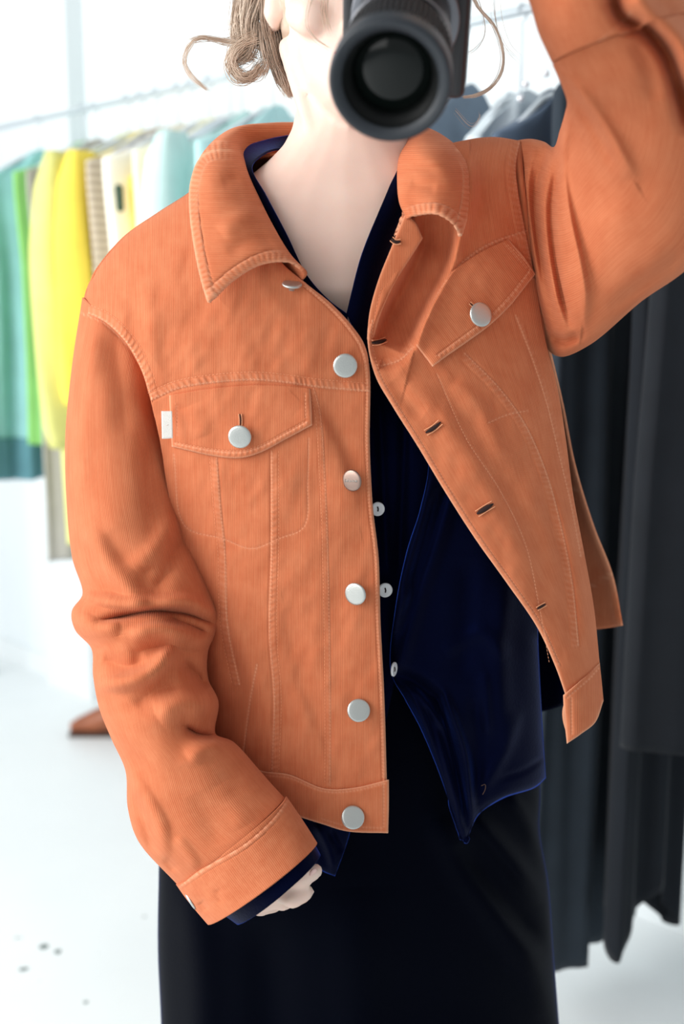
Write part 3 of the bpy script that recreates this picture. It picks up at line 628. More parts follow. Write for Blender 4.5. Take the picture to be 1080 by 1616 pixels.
def hole(line, yf, wmax, off=.003, rim=True):
    c = cr(line, 15); yy = yf(c[:, 0], c[:, 1]) - off
    w_ = wmax * np.sin(np.linspace(.08, .96, 15) * math.pi) ** .6
    mb = MB(); mb.tube(P(c[:, 0], c[:, 1], yy + .0006), w_ / F * 1.05, 6)
    part(mb.build('buttonhole', HOLE))
    if rim:
        m2 = MB()
        for s in (-1, 1):
            q = np.array(off_line(line, s * (wmax + 1.0))); m2.tube(P(q[:, 0], q[:, 1], yf(q[:, 0], q[:, 1]) - off + .0006), .0005, 5)
        part(m2.build('stitching', THREAD))
hole([(618, 377), (625, 382), (633, 381)], YPK, 2.6, off=.0018); hole([(588, 541), (598, 540), (610, 536)], YR, 3.0); hole([(672, 683), (684, 676), (696, 666)], YR, 3.4)
hole([(753, 811), (764, 804), (779, 795)], YR, 4.0); hole([(848, 961), (855, 957), (862, 953)], YR, 1.8); hole([(379, 653), (380, 662), (380, 672)], YL, 1.2, off=.0055)
hole([(742, 478), (748, 484), (750, 490)], YRf, 1.0, off=.011)

# ---- navy velvet shirt
def band(inner, outer, n=90, m=26, puff=.004):
    I = cr(inner, n); O = cr(outer, n); t = np.linspace(0, 1, m)[None, :, None]; V = I[:, None] * (1 - t) + O[:, None] * t
    Y = V[..., 2] - puff * np.sin(np.linspace(0, 1, m) * math.pi)[None, :]
    return P(V[..., 0], V[..., 1], Y)
bi_l = [(470, 240, 1.195), (437, 236, 1.165), (412, 246, 1.13), (398, 263, 1.105), (420, 308, 1.078), (452, 368, 1.064), (486, 436, 1.056), (520, 474, 1.052), (549, 496, 1.05)]
bo_l = [(470, 212, 1.205), (420, 222, 1.19), (385, 236, 1.165), (378, 262, 1.125), (394, 330, 1.098), (424, 400, 1.078), (455, 470, 1.068), (500, 530, 1.068), (545, 580, 1.066)]
bi_r = [(620, 238, 1.19), (632, 252, 1.108), (614, 298, 1.076), (592, 348, 1.062), (570, 405, 1.054), (554, 465, 1.052), (547, 495, 1.05)]
bo_r = [(648, 225, 1.2), (662, 250, 1.13), (652, 310, 1.10), (640, 380, 1.10), (625, 450, 1.10), (606, 515, 1.092), (585, 575, 1.08)]
YSR = ([480, 560, 640, 720, 1000, 1400], [1.095, 1.088, 1.074, 1.064, 1.066, 1.062])
def YS(px, py):
    s = np.clip((870 - px) / 150, 0, 1)
    return np.interp(py, *YSR) + .075 * (1 - qe(s, 2)) + .0015 * vnoise(px / 40, py / 60, 21)
SF = [([(690, 1110), (712, 1190), (732, 1290)], .008, 4, 5), ([(672, 1120), (700, 1210), (722, 1290)], -.006, 5, 5), ([(655, 1085), (680, 1120), (700, 1150)], .006, 5, 6), ([(820, 1120), (800, 1180), (760, 1250)], .004, 10, 14), ([(690, 770), (668, 850), (645, 930)], -.010, 7, 9), ([(700, 745), (676, 830), (650, 910), (626, 990)], .012, 9, 10), ([(800, 900), (790, 1050), (800, 1180)], .006, 18, 20), ([(740, 880), (735, 1000), (728, 1080)], -.006, 20, 20), ([(682, 735), (664, 820), (640, 895), (616, 965), (610, 1010)], .016, 16, 12), ([(720, 760), (690, 860), (655, 970), (630, 1060)], .006, 12, 10), ([(700, 760), (672, 850), (640, 940)], -.006, 10, 10),
      ([(622, 1062), (660, 1080), (700, 1110)], -.008, 12, 10), ([(640, 1075), (690, 1180), (730, 1310)], .010, 9, 8), ([(690, 1100), (715, 1200), (738, 1310)], -.010, 8, 7), ([(700, 1090), (735, 1190), (745, 1290)], .010, 7, 9), ([(750, 1100), (755, 1180), (752, 1260)], -.005, 12, 12), ([(765, 1060), (772, 1160)], .004, 8, 12),
      ([(790, 1230), (830, 1215), (860, 1195)], -.003, 5, 5), ([(700, 1030), (760, 1000), (800, 1040)], .004, 14, 14)]
G = coons([(590, 500), (680, 470), (790, 480)], [(728, 1324), (736, 1330), (743, 1312), (756, 1286), (795, 1260), (845, 1243), (862, 1228)],
          [(590, 500), (640, 610), (676, 722), (664, 800), (642, 870), (624, 960), (617, 1060), (640, 1105), (664, 1150), (694, 1222), (716, 1288), (728, 1324)],
          [(790, 480), (845, 700), (848, 900), (850, 1010), (857, 1150), (862, 1228)], 130, 260)
gx, gy = G[..., 0], G[..., 1]; dd, _, _ = pdist(gx, gy, cr([(676, 722), (664, 800), (642, 870), (624, 960), (617, 1060), (640, 1105), (664, 1150), (694, 1222), (718, 1290), (733, 1328), (756, 1284), (795, 1260), (845, 1243), (862, 1228), (857, 1150), (850, 1010)], 90))
shirt = grid_obj('shirt', P(gx, gy, YS(gx, gy) - folds(gx, gy, SF) + .007 * np.exp(-np.abs(dd) / 5)), VELVET, None, thick=.002, offset=-1)
under(shirt, person); tag(shirt, 'navy blue velvet shirt under the jacket')
part(grid_obj('neckband', band(bi_l, bo_l), VELVET, None, thick=.002, offset=0, flip=False), shirt)
part(grid_obj('neckband', band(bi_r, bo_r, puff=.012), VELVET, None, thick=.002, offset=0, flip=True), shirt)
G = coons([(420, 480), (490, 540), (560, 530), (640, 520)], [(440, 1310), (485, 1350), (508, 1374), (529, 1383)], [(420, 480), (400, 800), (400, 1050), (440, 1310)],
          [(640, 520), (690, 720), (672, 860), (640, 960), (626, 1060), (606, 1150), (570, 1250), (548, 1330), (529, 1383)], 90, 220)
gx, gy = G[..., 0], G[..., 1]
dd, _, _ = pdist(gx, gy, cr([(606, 1150), (570, 1250), (548, 1330), (529, 1383), (508, 1374), (485, 1350), (440, 1310)], 60))
yl = np.interp(gy, [480, 600, 720, 1000, 1390], [1.1, 1.088, 1.076, 1.078, 1.068]) + .06 * (1 - qe((gx - 330) / 200)) + .003 * np.exp(-np.abs(dd) / 3) + .002 * vnoise(gx / 30, gy / 50, 31)
part(grid_obj('shirt_front', P(gx, gy, yl - folds(gx, gy, [([(600, 640), (605, 760), (612, 900)], .003, 6, 6), ([(640, 620), (636, 760), (630, 900)], -.004, 7, 7), ([(500, 1300), (520, 1340), (530, 1375)], .005, 8, 8), ([(520, 1310), (540, 1345)], -.004, 6, 6)])), VELVET, None, thick=.002, offset=-1), shirt)
G = coons([(330, 500), (545, 470), (820, 500)], [(330, 1210), (545, 1180), (860, 1122), (900, 1110)], [(330, 500), (320, 900), (330, 1210)], [(820, 500), (870, 800), (890, 1000), (900, 1110)], 60, 90)
u = np.linspace(0, 1, 60)[None, :]
part(grid_obj('shirt_back', P(G[..., 0], G[..., 1], 1.165 + .085 * np.sqrt(np.clip(1 - np.abs(2 * u - 1) ** 2.4, 0, 1)) + 0 * G[..., 0]), VELVET, None, thick=.002, offset=-1), shirt)
sprof = [(0, .0012), (.6, .0012), (.85, .002), (1.0, .0014), (1.0, 0), (0, 0)]
for (x, y, Y, r, tz) in ((596, 803, 1.066, 11, 10), (608, 931, 1.064, 11.5, 6), (621, 1056, 1.060, 11.5, 66)):
    b = button(x, y, Y, r, 0, tz, SHELL, 'button', shirt, 'small white shell shirt button', sprof)
    mb = MB(); mb.tube([(-.0002, .0022, .0014), (.0004, 0, .0016), (.0002, -.0022, .0014)], .0007, 6)
    h = mb.build('button_thread', HOLE); h.matrix_basis = b.matrix_basis.copy(); part(h, shirt)
# velvet cuff showing inside the jacket cuff
VC = [((338, 1420), (478, 1310), .990, .046, 8), ((356, 1440), (492, 1332), .984, .047, 10), ((376, 1455), (502, 1350), .978, .045, 12)]
vcuff = sleeve('shirt_cuff', VC, 24, 72, [], []); vcuff.data.materials.clear(); vcuff.data.materials.append(VELVET); part(vcuff, shirt)
# faint thread mark on the shirt tail
mb = MB(); c = cr([(760, 1240), (766, 1238), (766, 1246), (762, 1254)], 14); mb.tube(P(c[:, 0], c[:, 1], YS(c[:, 0], c[:, 1]) - .004), .0003, 4); part(mb.build('loose_thread', mat_plain('brown_thread', (92, 66, 50), .8)), shirt)

# ---- black velvet skirt
SK = [((360, 1060), (790, 1040), 1.185, .082), ((310, 1150), (835, 1130), 1.188, .088), ((272, 1250), (850, 1240), 1.19, .095), ((256, 1330), (849, 1310), 1.19, .098), ((253, 1400), (863, 1395), 1.19, .101),
      ((252, 1500), (871, 1500), 1.192, .106), ((257, 1616), (880, 1616), 1.192, .11), ((262, 1800), (895, 1800), 1.18, .125), ((272, 2010), (912, 2010), 1.18, .13)]
S = np.array([[*a, *b, y, r] for a, b, y, r in SK]); nr, na = 220, 160
Q = cr(S, nr, False); th = np.linspace(0, 2 * math.pi, na, endpoint=False)[None]
px = (Q[:, None, 0] + Q[:, None, 2]) / 2 - (Q[:, None, 2] - Q[:, None, 0]) / 2 * np.cos(th); py = (Q[:, None, 1] + Q[:, None, 3]) / 2 - (Q[:, None, 3] - Q[:, None, 1]) / 2 * np.cos(th)
sn = np.sin(th)
d = 1.7 * folds(px, py, [([(690, 1290), (760, 1400), (840, 1520), (875, 1600)], .012, 26, 24), ([(740, 1280), (800, 1350), (858, 1420)], .010, 16, 16), ([(720, 1330), (790, 1420), (850, 1490)], -.010, 18, 18), ([(800, 1250), (835, 1300), (850, 1340)], .006, 12, 12), ([(300, 1400), (315, 1520), (320, 1700)], .006, 30, 30), ([(420, 1450), (430, 1616), (430, 1800)], -.006, 40, 40), ([(560, 1400), (570, 1600), (570, 1850)], .006, 50, 50)]) * np.clip(sn * 2, 0, 1)
Y = Q[:, None, 4] - Q[:, None, 5] * np.sign(sn) * np.abs(sn) ** .8 - d
skirt = grid_obj('skirt', P(px, py, Y), BLACKV, None, closed=True, flip=True, thick=.002, offset=-1)
under(skirt, person); tag(skirt, 'long black velvet skirt')

# ---- the body under the clothes: shaped pieces fused into one skin
def ring(c, hw, f, b, n=28, p=2.0):
    th = np.linspace(0, 2 * math.pi, n, endpoint=False); co, si = np.cos(th), np.sin(th)
    x = hw * np.sign(co) * np.abs(co) ** (2 / p); y = np.where(si > 0, b, f) * np.sign(si) * np.abs(si) ** (2 / p)
    return np.stack([c[0] + x, c[1] + y, np.full(n, c[2])], 1)
bm_ = MB()
CH = P(566, 176, 1.048); hx, hz = CH[0], CH[2]; hy = 1.135                  # chin; head axis
HEAD = [(-.004, .010, .086, -.055), (.002, .022, .090, -.03), (.014, .036, .092, .0), (.033, .049, .091, .03), (.058, .058, .089, .065), (.085, .0635, .088, .085), (.11, .068, .088, .094), (.14, .072, .089, .098), (.165, .070, .083, .095), (.19, .060, .066, .08), (.207, .040, .042, .055), (.215, .012, .012, .016)]
bm_.loft([ring((hx + .03 * dz * 0 , hy, hz + dz), a, f_, b_, p=2.15) for dz, a, f_, b_ in HEAD])
# face: nose, brow, lips, cheeks
fy = hy - .088
bm_.chain([(hx, fy + .006, hz + .118), (hx, fy - .006, hz + .088), (hx, fy - .013, hz + .074)], [.007, .009, .0105])
for s in (-1, 1):
    bm_.capsule((hx + s * .010, fy - .003, hz + .070), (hx + s * .011, fy - .001, hz + .070), .0072, .0068)
    bm_.capsule((hx + s * .012, fy + .002, hz + .124), (hx + s * .045, fy + .016, hz + .124), .009, .008)
    bm_.capsule((hx + s * .040, fy + .018, hz + .082), (hx + s * .050, fy + .03, hz + .088), .018, .016)
    # ear with rim and lobe
    ex = hx + s * .071; ec = np.array([ex + s * .004, hy + .004, hz + .119])
    pts = [ec + np.array([s * .006 * math.sin(t * 3), .014 * math.cos(t) * .9 + .004, .027 * math.sin(t)]) for t in np.linspace(-1.9, 2.6, 10)]
    bm_.chain([tuple(q) for q in pts], [.0058] * 10, 8)
    bm_.capsule(ec + np.array([0, 0, .012]), ec + np.array([s * .003, -.002, -.016]), .011, .0108)
bm_.capsule((hx - .014, fy - .002, hz + .049), (hx + .014, fy - .002, hz + .049), .0052, .0052); bm_.capsule((hx - .011, fy - .002, hz + .041), (hx + .011, fy - .002, hz + .041), .006, .006)
# neck and trunk
def trunk(px, py, hw, Yc, f_, b_, p=2.2):
    return ring(P(px, py, Yc), hw, f_, b_, p=p)
bm_.loft([trunk(566, 60, .046, 1.148, .046, .05, 2), trunk(560, 120, .049, 1.146, .048, .052, 2), trunk(553, 170, .0515, 1.145, .050, .055, 2), trunk(550, 205, .0545, 1.146, .052, .058, 2), trunk(548, 232, .062, 1.147, .055, .062),
          trunk(547, 256, .076, 1.15, .061, .062), trunk(546, 285, .098, 1.152, .066, .064, 2.2), trunk(545, 320, .120, 1.153, .071, .068, 2.3), trunk(544, 380, .136, 1.153, .078, .075, 2.4), trunk(543, 460, .140, 1.153, .083, .08, 2.4),
          trunk(543, 560, .138, 1.155, .062, .09), trunk(544, 800, .122, 1.155, .066, .085), trunk(548, 1000, .130, 1.16, .066, .085), trunk(552, 1180, .150, 1.18, .068, .085), trunk(556, 1330, .160, 1.19, .078, .09), trunk(558, 1450, .150, 1.19, .076, .085)])
nt = P(547, 318, 1.082)
for s, ex_ in ((-1, 455), (1, 632)):
    bm_.chain([P(ex_, 75, 1.14), P(547 + s * 48, 220, 1.1085), P(547 + s * 14, 308, 1.0905)], [.010, .009, .005])
    bm_.chain([P(547 + s * 16, 322, 1.0885), P(547 + s * 90, 312, 1.094), P(547 + s * 150, 300, 1.12)], [.0075, .0070, .0070])
# hanging arm and its hand
Lsh, Lel, Lwr = P(232, 490, 1.16), P(228, 985, 1.105), P(372, 1332, 1.005)
bm_.chain([P(345, 420, 1.16), Lsh, P(195, 720, 1.148), Lel], [.046, .036, .034, .030]); bm_.chain([Lel, P(262, 1140, 1.062), Lwr], [.030, .027, .021])
def hand(wr_, kn, side, tips, thumb, rp=.0120, rf=.0080):
    """palm from the wrist to four knuckles; tips holds the joints of each finger"""
    for k in kn: bm_.capsule(wr_, k, .017, rp)
    for i in range(len(kn) - 1): bm_.capsule(kn[i], kn[i + 1], rp * .95, rp * .95)
    for k, t in zip(kn, tips):
        bm_.chain([k] + [np.asarray(q) for q in t], [rf * 1.15, rf * 1.05, rf, rf * .86][:len(t) + 1], 12)
    bm_.chain([np.asarray(q) for q in thumb], [.014, .0115, .0098, .0085], 12)
kn = [P(449, 1388, .972), P(436, 1404, .980), P(423, 1417, .990), P(411, 1426, 1.000)]
tips = [[P(474, 1384, .962), P(492, 1378, .970), P(499, 1374, .978)], [P(462, 1420, .962), P(479, 1411, .966), P(485, 1407, .976)], [P(446, 1424, .985), P(460, 1418, .998), P(462, 1412, 1.01)], [P(430, 1428, 1.0), P(440, 1422, 1.01), P(442, 1416, 1.02)]]
hand(Lwr, kn, 1, tips, [Lwr + (P(430, 1360, .985) - Lwr) * .3, P(432, 1358, .975), P(458, 1366, .966), P(478, 1372, .964)])
# raised arm and its hand on the camera grip
Rsh, Rel, Rwr = P(860, 380, 1.135), P(1075, 300, .965), P(920, -68, .872)
bm_.chain([P(735, 400, 1.165), Rsh, (Rsh + Rel) / 2, Rel], [.042, .032, .030, .030]); bm_.chain([Rel, Rel * .6 + Rwr * .4, Rwr], [.032, .030, .022])
kn2 = [P(765, -150, .838), P(776, -122, .836), P(788, -92, .838), P(800, -66, .842)]
tips2 = [[P(722, -160, .826), P(690, -158, .836), P(672, -152, .850)], [P(730, -128, .822), P(700, -126, .830), P(684, -122, .846)], [P(740, -96, .824), P(712, -95, .832), P(698, -92, .846)], [P(756, -66, .828), P(730, -64, .836), P(716, -62, .848)]]
hand(Rwr, kn2, -1, tips2, [Rwr + (P(840, -130, .89) - Rwr) * .35, P(830, -130, .905), P(778, -140, .935), P(745, -140, .945)])
# legs and feet
for s, x in ((-1, 470), (1, 640)):
    hp = P(x, 1400, 1.19); kn_ = np.array([hp[0] * .95, 1.165, .42]); an = np.array([hp[0] * .9, 1.18, .085])
    bm_.chain([hp, kn_], [.072, .05]); bm_.chain([kn_, kn_ * .6 + an * .4 + np.array([0, .012, 0]), an], [.05, .05, .034])
    bm_.chain([an + np.array([0, .03, -.052]), an + np.array([0, -.06, -.055]), an + np.array([s * .008, -.13, -.065])], [.033, .03, .02]); bm_.capsule(an, an + np.array([0, .01, -.045]), .034, .034)
raw = bm_.build('body', SKIN)
md = raw.modifiers.new('fuse', 'REMESH'); md.mode = 'VOXEL'; md.voxel_size = .0032; md.use_smooth_shade = True
sm = raw.modifiers.new('smooth', 'SMOOTH'); sm.factor = .5; sm.iterations = 5
bpy.context.view_layer.update()
me = bpy.data.meshes.new_from_object(raw.evaluated_get(bpy.context.evaluated_depsgraph_get()))
me.materials.clear(); me.materials.append(SKIN); raw.modifiers.clear(); raw.data = me; me.name = 'body'
me.polygons.foreach_set('use_smooth', np.ones(len(me.polygons), bool))
body = raw; under(body, person)
def nail(p, d, up, l=.011, w_=.0085):
    d = Vector(d).normalized(); up = Vector(up).normalized(); x = d.cross(up).normalized(); up = x.cross(d).normalized()
    mb = MB(); V = []
    for i in range(7):
        for j in range(7):
            a = (i / 6 - .5); b = (j / 6 - .5); tw = math.sqrt(max(0.02, 1 - (2 * abs(a)) ** 4))
            V.append(Vector(p) + d * l * a + x * w_ * b * tw - up * (.0016 * (2 * b) ** 2))
    mb.add(V, [(i * 7 + j, i * 7 + j + 1, (i + 1) * 7 + j + 1, (i + 1) * 7 + j) for i in range(6) for j in range(6)])
    o = mb.build('fingernail', NAIL); m = o.modifiers.new('t', 'SOLIDIFY'); m.thickness = .0006
    return under(o, body)
nail(P(478, 1374, .957), P(485, 1370, .957) - P(470, 1378, .957), (0, -1, .25))
nail(P(496, 1378, .962), P(499, 1374, .968) - P(490, 1380, .962), (.3, -1, -.3), .010, .008)
# eyes and brows (behind the camera from here)
EYE = mat_plain('eye_white', (240, 240, 238), .15); IRIS = mat_plain('iris_dark', (40, 26, 20), .1); LIP = mat_plain('lip', (206, 120, 112), .4)
BROW = mat_plain('brow_hair', (120, 92, 74), .8)
for s in (-1, 1):
    c = np.array([hx + s * .031, hy - .0755, hz + .107]); mb = MB()
    mb.capsule(c - np.array([.005, 0, 0]), c + np.array([.005, 0, 0]), .0088, .0088); e = mb.build('eye', EYE); under(e, body)
    mb = MB(); mb.capsule(c + np.array([0, -.006, 0]), c + np.array([0, -.0055, 0]), .0052, .0052); e = mb.build('iris', IRIS); under(e, body)
    mb = MB(); mb.tube([(hx + s * .014, fy - .007, hz + .125), (hx + s * .03, fy - .003, hz + .130), (hx + s * .048, fy + .010, hz + .126)], [.0022, .0026, .001], 6); e = mb.build('eyebrow', BROW); under(e, body)
for dz, r in ((.0485, .0048), (.0415, .0052)):
    mb = MB(); mb.tube([(hx + x, fy - .0045 + 3.5 * x * x * 6, hz + dz + .5 * abs(x) * .1) for x in np.linspace(-.021, .021, 9)], [.0008 + r * math.sin(t) for t in np.linspace(.05, 3.09, 9)], 8)
    e = mb.build('lip', LIP); under(e, body)

# ---- hair: a swept-back cap with loose strands, a curl behind the ear and flyaways
def mat_hair():
    m, nt, b = newmat('ash_brown_hair'); N = nt.nodes; Lk = nt.links
    tc = N.new('ShaderNodeTexCoord'); n = N.new('ShaderNodeTexNoise'); n.inputs['Scale'].default_value = 45; n.inputs['Detail'].default_value = 3; Lk.new(tc.outputs['Object'], n.inputs['Vector'])
    r = N.new('ShaderNodeValToRGB'); r.color_ramp.elements[0].position = .3; r.color_ramp.elements[1].position = .7
    r.color_ramp.elements[0].color = lin(172, 142, 118); r.color_ramp.elements[1].color = lin(232, 212, 192); Lk.new(n.outputs['Fac'], r.inputs[0]); Lk.new(r.outputs[0], b.inputs['Base Color'])
    b.inputs['Roughness'].default_value = .45; b.inputs['Sheen Weight'].default_value = .2; return m
HAIR = mat_hair()
hm = MB()
cap = []
for i, t in enumerate(np.linspace(0, 1, 16)):
    z = hz + .222 - .16 * t; base = [(d_, a, f_, b_) for d_, a, f_, b_ in HEAD]
    a = np.interp(z - hz, [h[0] for h in HEAD] + [.225], [h[1] for h in HEAD] + [.004]); f_ = np.interp(z - hz, [h[0] for h in HEAD] + [.225], [h[2] for h in HEAD] + [.004]); b_ = np.interp(z - hz, [h[0] for h in HEAD] + [.225], [h[3] for h in HEAD] + [.004])
    fr = f_ + .008 if z - hz > .165 else (f_ + .008) * max(.05, (z - hz - .06) / .105) - .01
    cap.append(ring((hx, hy + .004, z), a + .008, max(fr, -.01), b_ + .013, 32, 2.1))
hm.loft(cap)
def strand(pts, r=.0006, n=3, m=14, jit=0):
    c = cr(np.array(pts, float) + (rng.normal(0, 1, (len(pts), 3)) * jit if jit else 0), m, False)
    hm.tube(P(c[:, 0], c[:, 1], c[:, 2]), r * np.concatenate([[.8], np.ones(m - 4), [.85, .6, .3]]), n, caps=False)
J = np.array([1, 1, 0]); 
def lock(pts, count, spread, r=.0006, m=14, ydep=.006, taper=1.0):
    pts = np.array(pts, float)
    for _ in range(int(count * 2.2)):
        o = rng.normal(0, 1, 2) * spread; k = np.linspace(1, taper, len(pts))[:, None]
        q = pts.copy(); q[:, :2] += o[None] * k + rng.normal(0, .38 * spread, (len(pts), 2)); q[:, 2] += rng.normal(0, ydep)
        strand(q, .5 * r * rng.uniform(.6, 1.25), m=m)
lock([(415, -60, 1.14), (402, -10, 1.15), (392, 40, 1.155), (398, 75, 1.16)], 90, 9, .0008)
lock([(385, -60, 1.16), (378, 0, 1.165), (372, 50, 1.165), (385, 85, 1.16), (400, 92, 1.16)], 60, 5, .0007)
lock([(425, -40, 1.15), (422, 30, 1.15), (430, 80, 1.155), (445, 125, 1.16), (459, 150, 1.165)], 130, 7, .0007, taper=.25)
lock([(448, 30, 1.16), (450, 70, 1.165), (456, 110, 1.168), (461, 145, 1.17)], 90, 5, .0008, taper=.3)
lock([(405, 60, 1.15), (385, 68, 1.145), (368, 85, 1.145), (366, 105, 1.145), (380, 122, 1.145), (398, 120, 1.148), (412, 102, 1.15)], 60, 4.5, .0006, m=24, taper=1.0)
lock([(400, 40, 1.15), (398, 70, 1.15), (388, 90, 1.15), (372, 98, 1.15)], 40, 5, .0006)
lock([(408, 40, 1.15), (415, 80, 1.15), (420, 105, 1.15), (412, 118, 1.15)], 30, 4, .0005)
lock([(392, 72, 1.15), (355, 68, 1.148), (315, 60, 1.146), (297, 76, 1.145), (292, 100, 1.145), (304, 122, 1.145), (328, 143, 1.145)], 14, 2.2, .0004, m=26)
lock([(392, 70, 1.15), (350, 62, 1.148), (318, 60, 1.146), (302, 64, 1.145)], 14, 2.2, .0004, m=18)
lock([(400, 0, 1.15), (392, 50, 1.15), (375, 60, 1.15), (352, 66, 1.15)], 14, 6, .0004)
lock([(430, 50, 1.15), (440, 90, 1.155), (448, 120, 1.16), (452, 145, 1.16)], 40, 9, .0005, taper=.5)
lock([(735, -60, 1.10), (752, 5, 1.09), (780, 40, 1.088), (794, 80, 1.088), (792, 112, 1.088), (775, 138, 1.088), (752, 150, 1.09), (732, 153, 1.09)], 14, 1.2, .0005, m=26)
lock([(742, -40, 1.11), (764, 30, 1.1), (765, 55, 1.1), (752, 76, 1.1), (735, 86, 1.1)], 3, 1.5, .0003, m=20)
lock([(780, -30, 1.1), (786, 30, 1.1), (800, 70, 1.1), (818, 90, 1.1)], 3, 6, .0003, m=20)
lock([(720, 175, 1.1), (745, 200, 1.1), (757, 190, 1.1), (758, 180, 1.1)], 2, 2, .0003)
lock([(500, -30, 1.05), (485, 40, 1.055), (500, 62, 1.058), (522, 78, 1.058)], 5, 2.5, .0003, m=18)
lock([(520, -40, 1.05), (512, 20, 1.05), (520, 50, 1.05)], 10, 4, .0004)
HZ_, HA_, HF_, HB_ = [np.array([h[k] for h in HEAD]) for k in range(4)]
for k in range(420):                                                 # hair combed back over the crown to the nape
    th0 = rng.uniform(-2.3, 2.3); t = np.linspace(0, 1, 12); az = th0 * (1 - .75 * t)
    zz = hz + np.where(t < .45, .165 + .052 * np.sin(t / .45 * math.pi / 2) * (1 - .35 * abs(th0) / 2.3), .165 + .052 * (1 - .35 * abs(th0) / 2.3) - (t - .45) / .55 * .15)
    ang = math.pi * t; fb = np.cos(ang); hwd = np.interp(zz - hz, HZ_, HA_) + .0105; ff = np.interp(zz - hz, HZ_, HF_) + .0105; bb = np.interp(zz - hz, HZ_, HB_) + .0155
    x = hx + hwd * np.sin(th0 * .68) * np.sqrt(np.clip(1 - (fb * .9) ** 2, .08, 1)) * (1 - .55 * np.clip(t - .5, 0, 1)); y = hy + .004 + np.where(fb > 0, -ff * fb, -bb * fb) * np.sqrt(np.clip(1 - ((x - hx) / (hwd + .002)) ** 2, .05, 1))
    hm.tube(np.stack([x, y, zz + rng.normal(0, .0012)], 1), .0011 * rng.uniform(.6, 1.3), 3, caps=False)
hair = hm.build('hair', HAIR); under(hair, person); tag(hair, 'ash brown hair swept back with loose curls')

# ------------------------------------------------------------------ the camera held before the face
CB = mat_plain('camera_black', (34, 34, 38), .45, bump=.25, bscale=900); CBG = mat_plain('camera_grip_rubber', (26, 26, 29), .75, bump=.5, bscale=1200)
RIM = mat_plain('lens_rim', (33, 39, 46), .5); BARREL = mat_plain('lens_barrel', (56, 52, 52), .32, metal=.5); INNER = mat_plain('lens_inner', (10, 12, 12), .4)
GLASS = mat_plain('coated_lens_glass', (3, 9, 7), .12, spec=.3); IRISM = mat_plain('aperture_ring', (30, 44, 38), .3); SILV = mat_plain('silver_ring', (120, 122, 128), .35, metal=.8)
Pf = Vector(P(615, 131, .80)); Pm = Vector(P(640, 30, .905))
ax = (Pf - Pm).normalized(); L_ = (Pf - Pm).length
xx = Vector((1, 0, 0)); xx = (xx - ax * xx.dot(ax)).normalized(); yy = ax.cross(xx)
MC = Matrix((xx, yy, ax)).transposed().to_4x4(); MC.translation = Pf
camera = empty('camera', Pf); tag(camera, 'black camera with a large lens held upright in front of the face', 'camera')
def cpart(mb, name, mat, par=camera, smooth=True, label=None, bev=0):
    o = mb.build(name, mat, None, smooth); o.data.transform(MC)
    if bev:
        m = o.modifiers.new('round', 'BEVEL'); m.width = bev; m.segments = 3; m.limit_method = 'ANGLE'
    under(o, par)
    if label: o['label'] = label
    return o
mb = MB(); mb.lathe([(.0385, -.018), (.0385, -.022), (.0375, -.024), (.0375, -.060), (.0365, -.062), (.0365, -.090), (.034, -.094), (.034, -L_ - .004)], 64); barrel = cpart(mb, 'lens_barrel', BARREL)
mb = MB()
for k in range(60):
    a = 2 * math.pi * k / 60; c = np.array([.0378 * math.cos(a), .0378 * math.sin(a), -.043]); M = np.array([[math.cos(a), -math.sin(a), 0], [math.sin(a), math.cos(a), 0], [0, 0, 1]]); mb.box(c, (.0007, .0011, .014), M)
cpart(mb, 'focus_ring', CBG, barrel, False)
mb = MB(); mb.lathe([(.0378, -.0665), (.0384, -.067), (.0384, -.070), (.0378, -.0705)], 64); cpart(mb, 'silver_ring', SILV, barrel)
mb = MB(); mb.lathe([(.0385, -.020), (.0412, -.018), (.0416, -.006), (.0414, -.002), (.0402, 0), (.0385, .0002), (.0350, -.0012), (.0325, -.004)], 72); cpart(mb, 'lens_rim', RIM, barrel)
mb = MB(); mb.lathe([(.0328, -.0035), (.0315, -.008), (.031, -.0085), (.0295, -.013), (.029, -.0135), (.0275, -.018), (.027, -.03)], 72); cpart(mb, 'inner_ring', INNER, barrel)
mb = MB(); mb.lathe([(.0274, -.019), (.022, -.0155), (.015, -.0132), (.008, -.012), (.0001, -.0116)], 64); cpart(mb, 'front_glass', GLASS, barrel, label='dark coated front glass')
# camera body stands upright behind the lens
zb = -L_
mb = MB(); mb.box((0.0, .004, zb - .019), (.048, .064, .019)); bodyc = cpart(mb, 'camera_body', CB, smooth=False, bev=.006)
mb = MB(); mb.box((.004, .056, zb - .012), (.040, .016, .026)); cpart(mb, 'grip', CBG, smooth=False, bev=.009)
mb = MB(); mb.lathe([(0, .006), (.010, .006), (.0105, .005), (.0105, -.006)], 32); o = mb.build('mode_dial', CB); o.data.transform(Matrix.Translation((-.049, .058, zb - .018)) @ Matrix.Rotation(math.radians(-90), 4, 'Y')); o.data.transform(MC); under(o, camera)
mb = MB(); mb.lathe([(.034, .001), (.040, .001), (.041, 0), (.041, -.004)], 64); o = mb.build('lens_mount', SILV); o.data.transform(Matrix.Translation((0, 0, zb + .002))); o.data.transform(MC); under(o, camera)

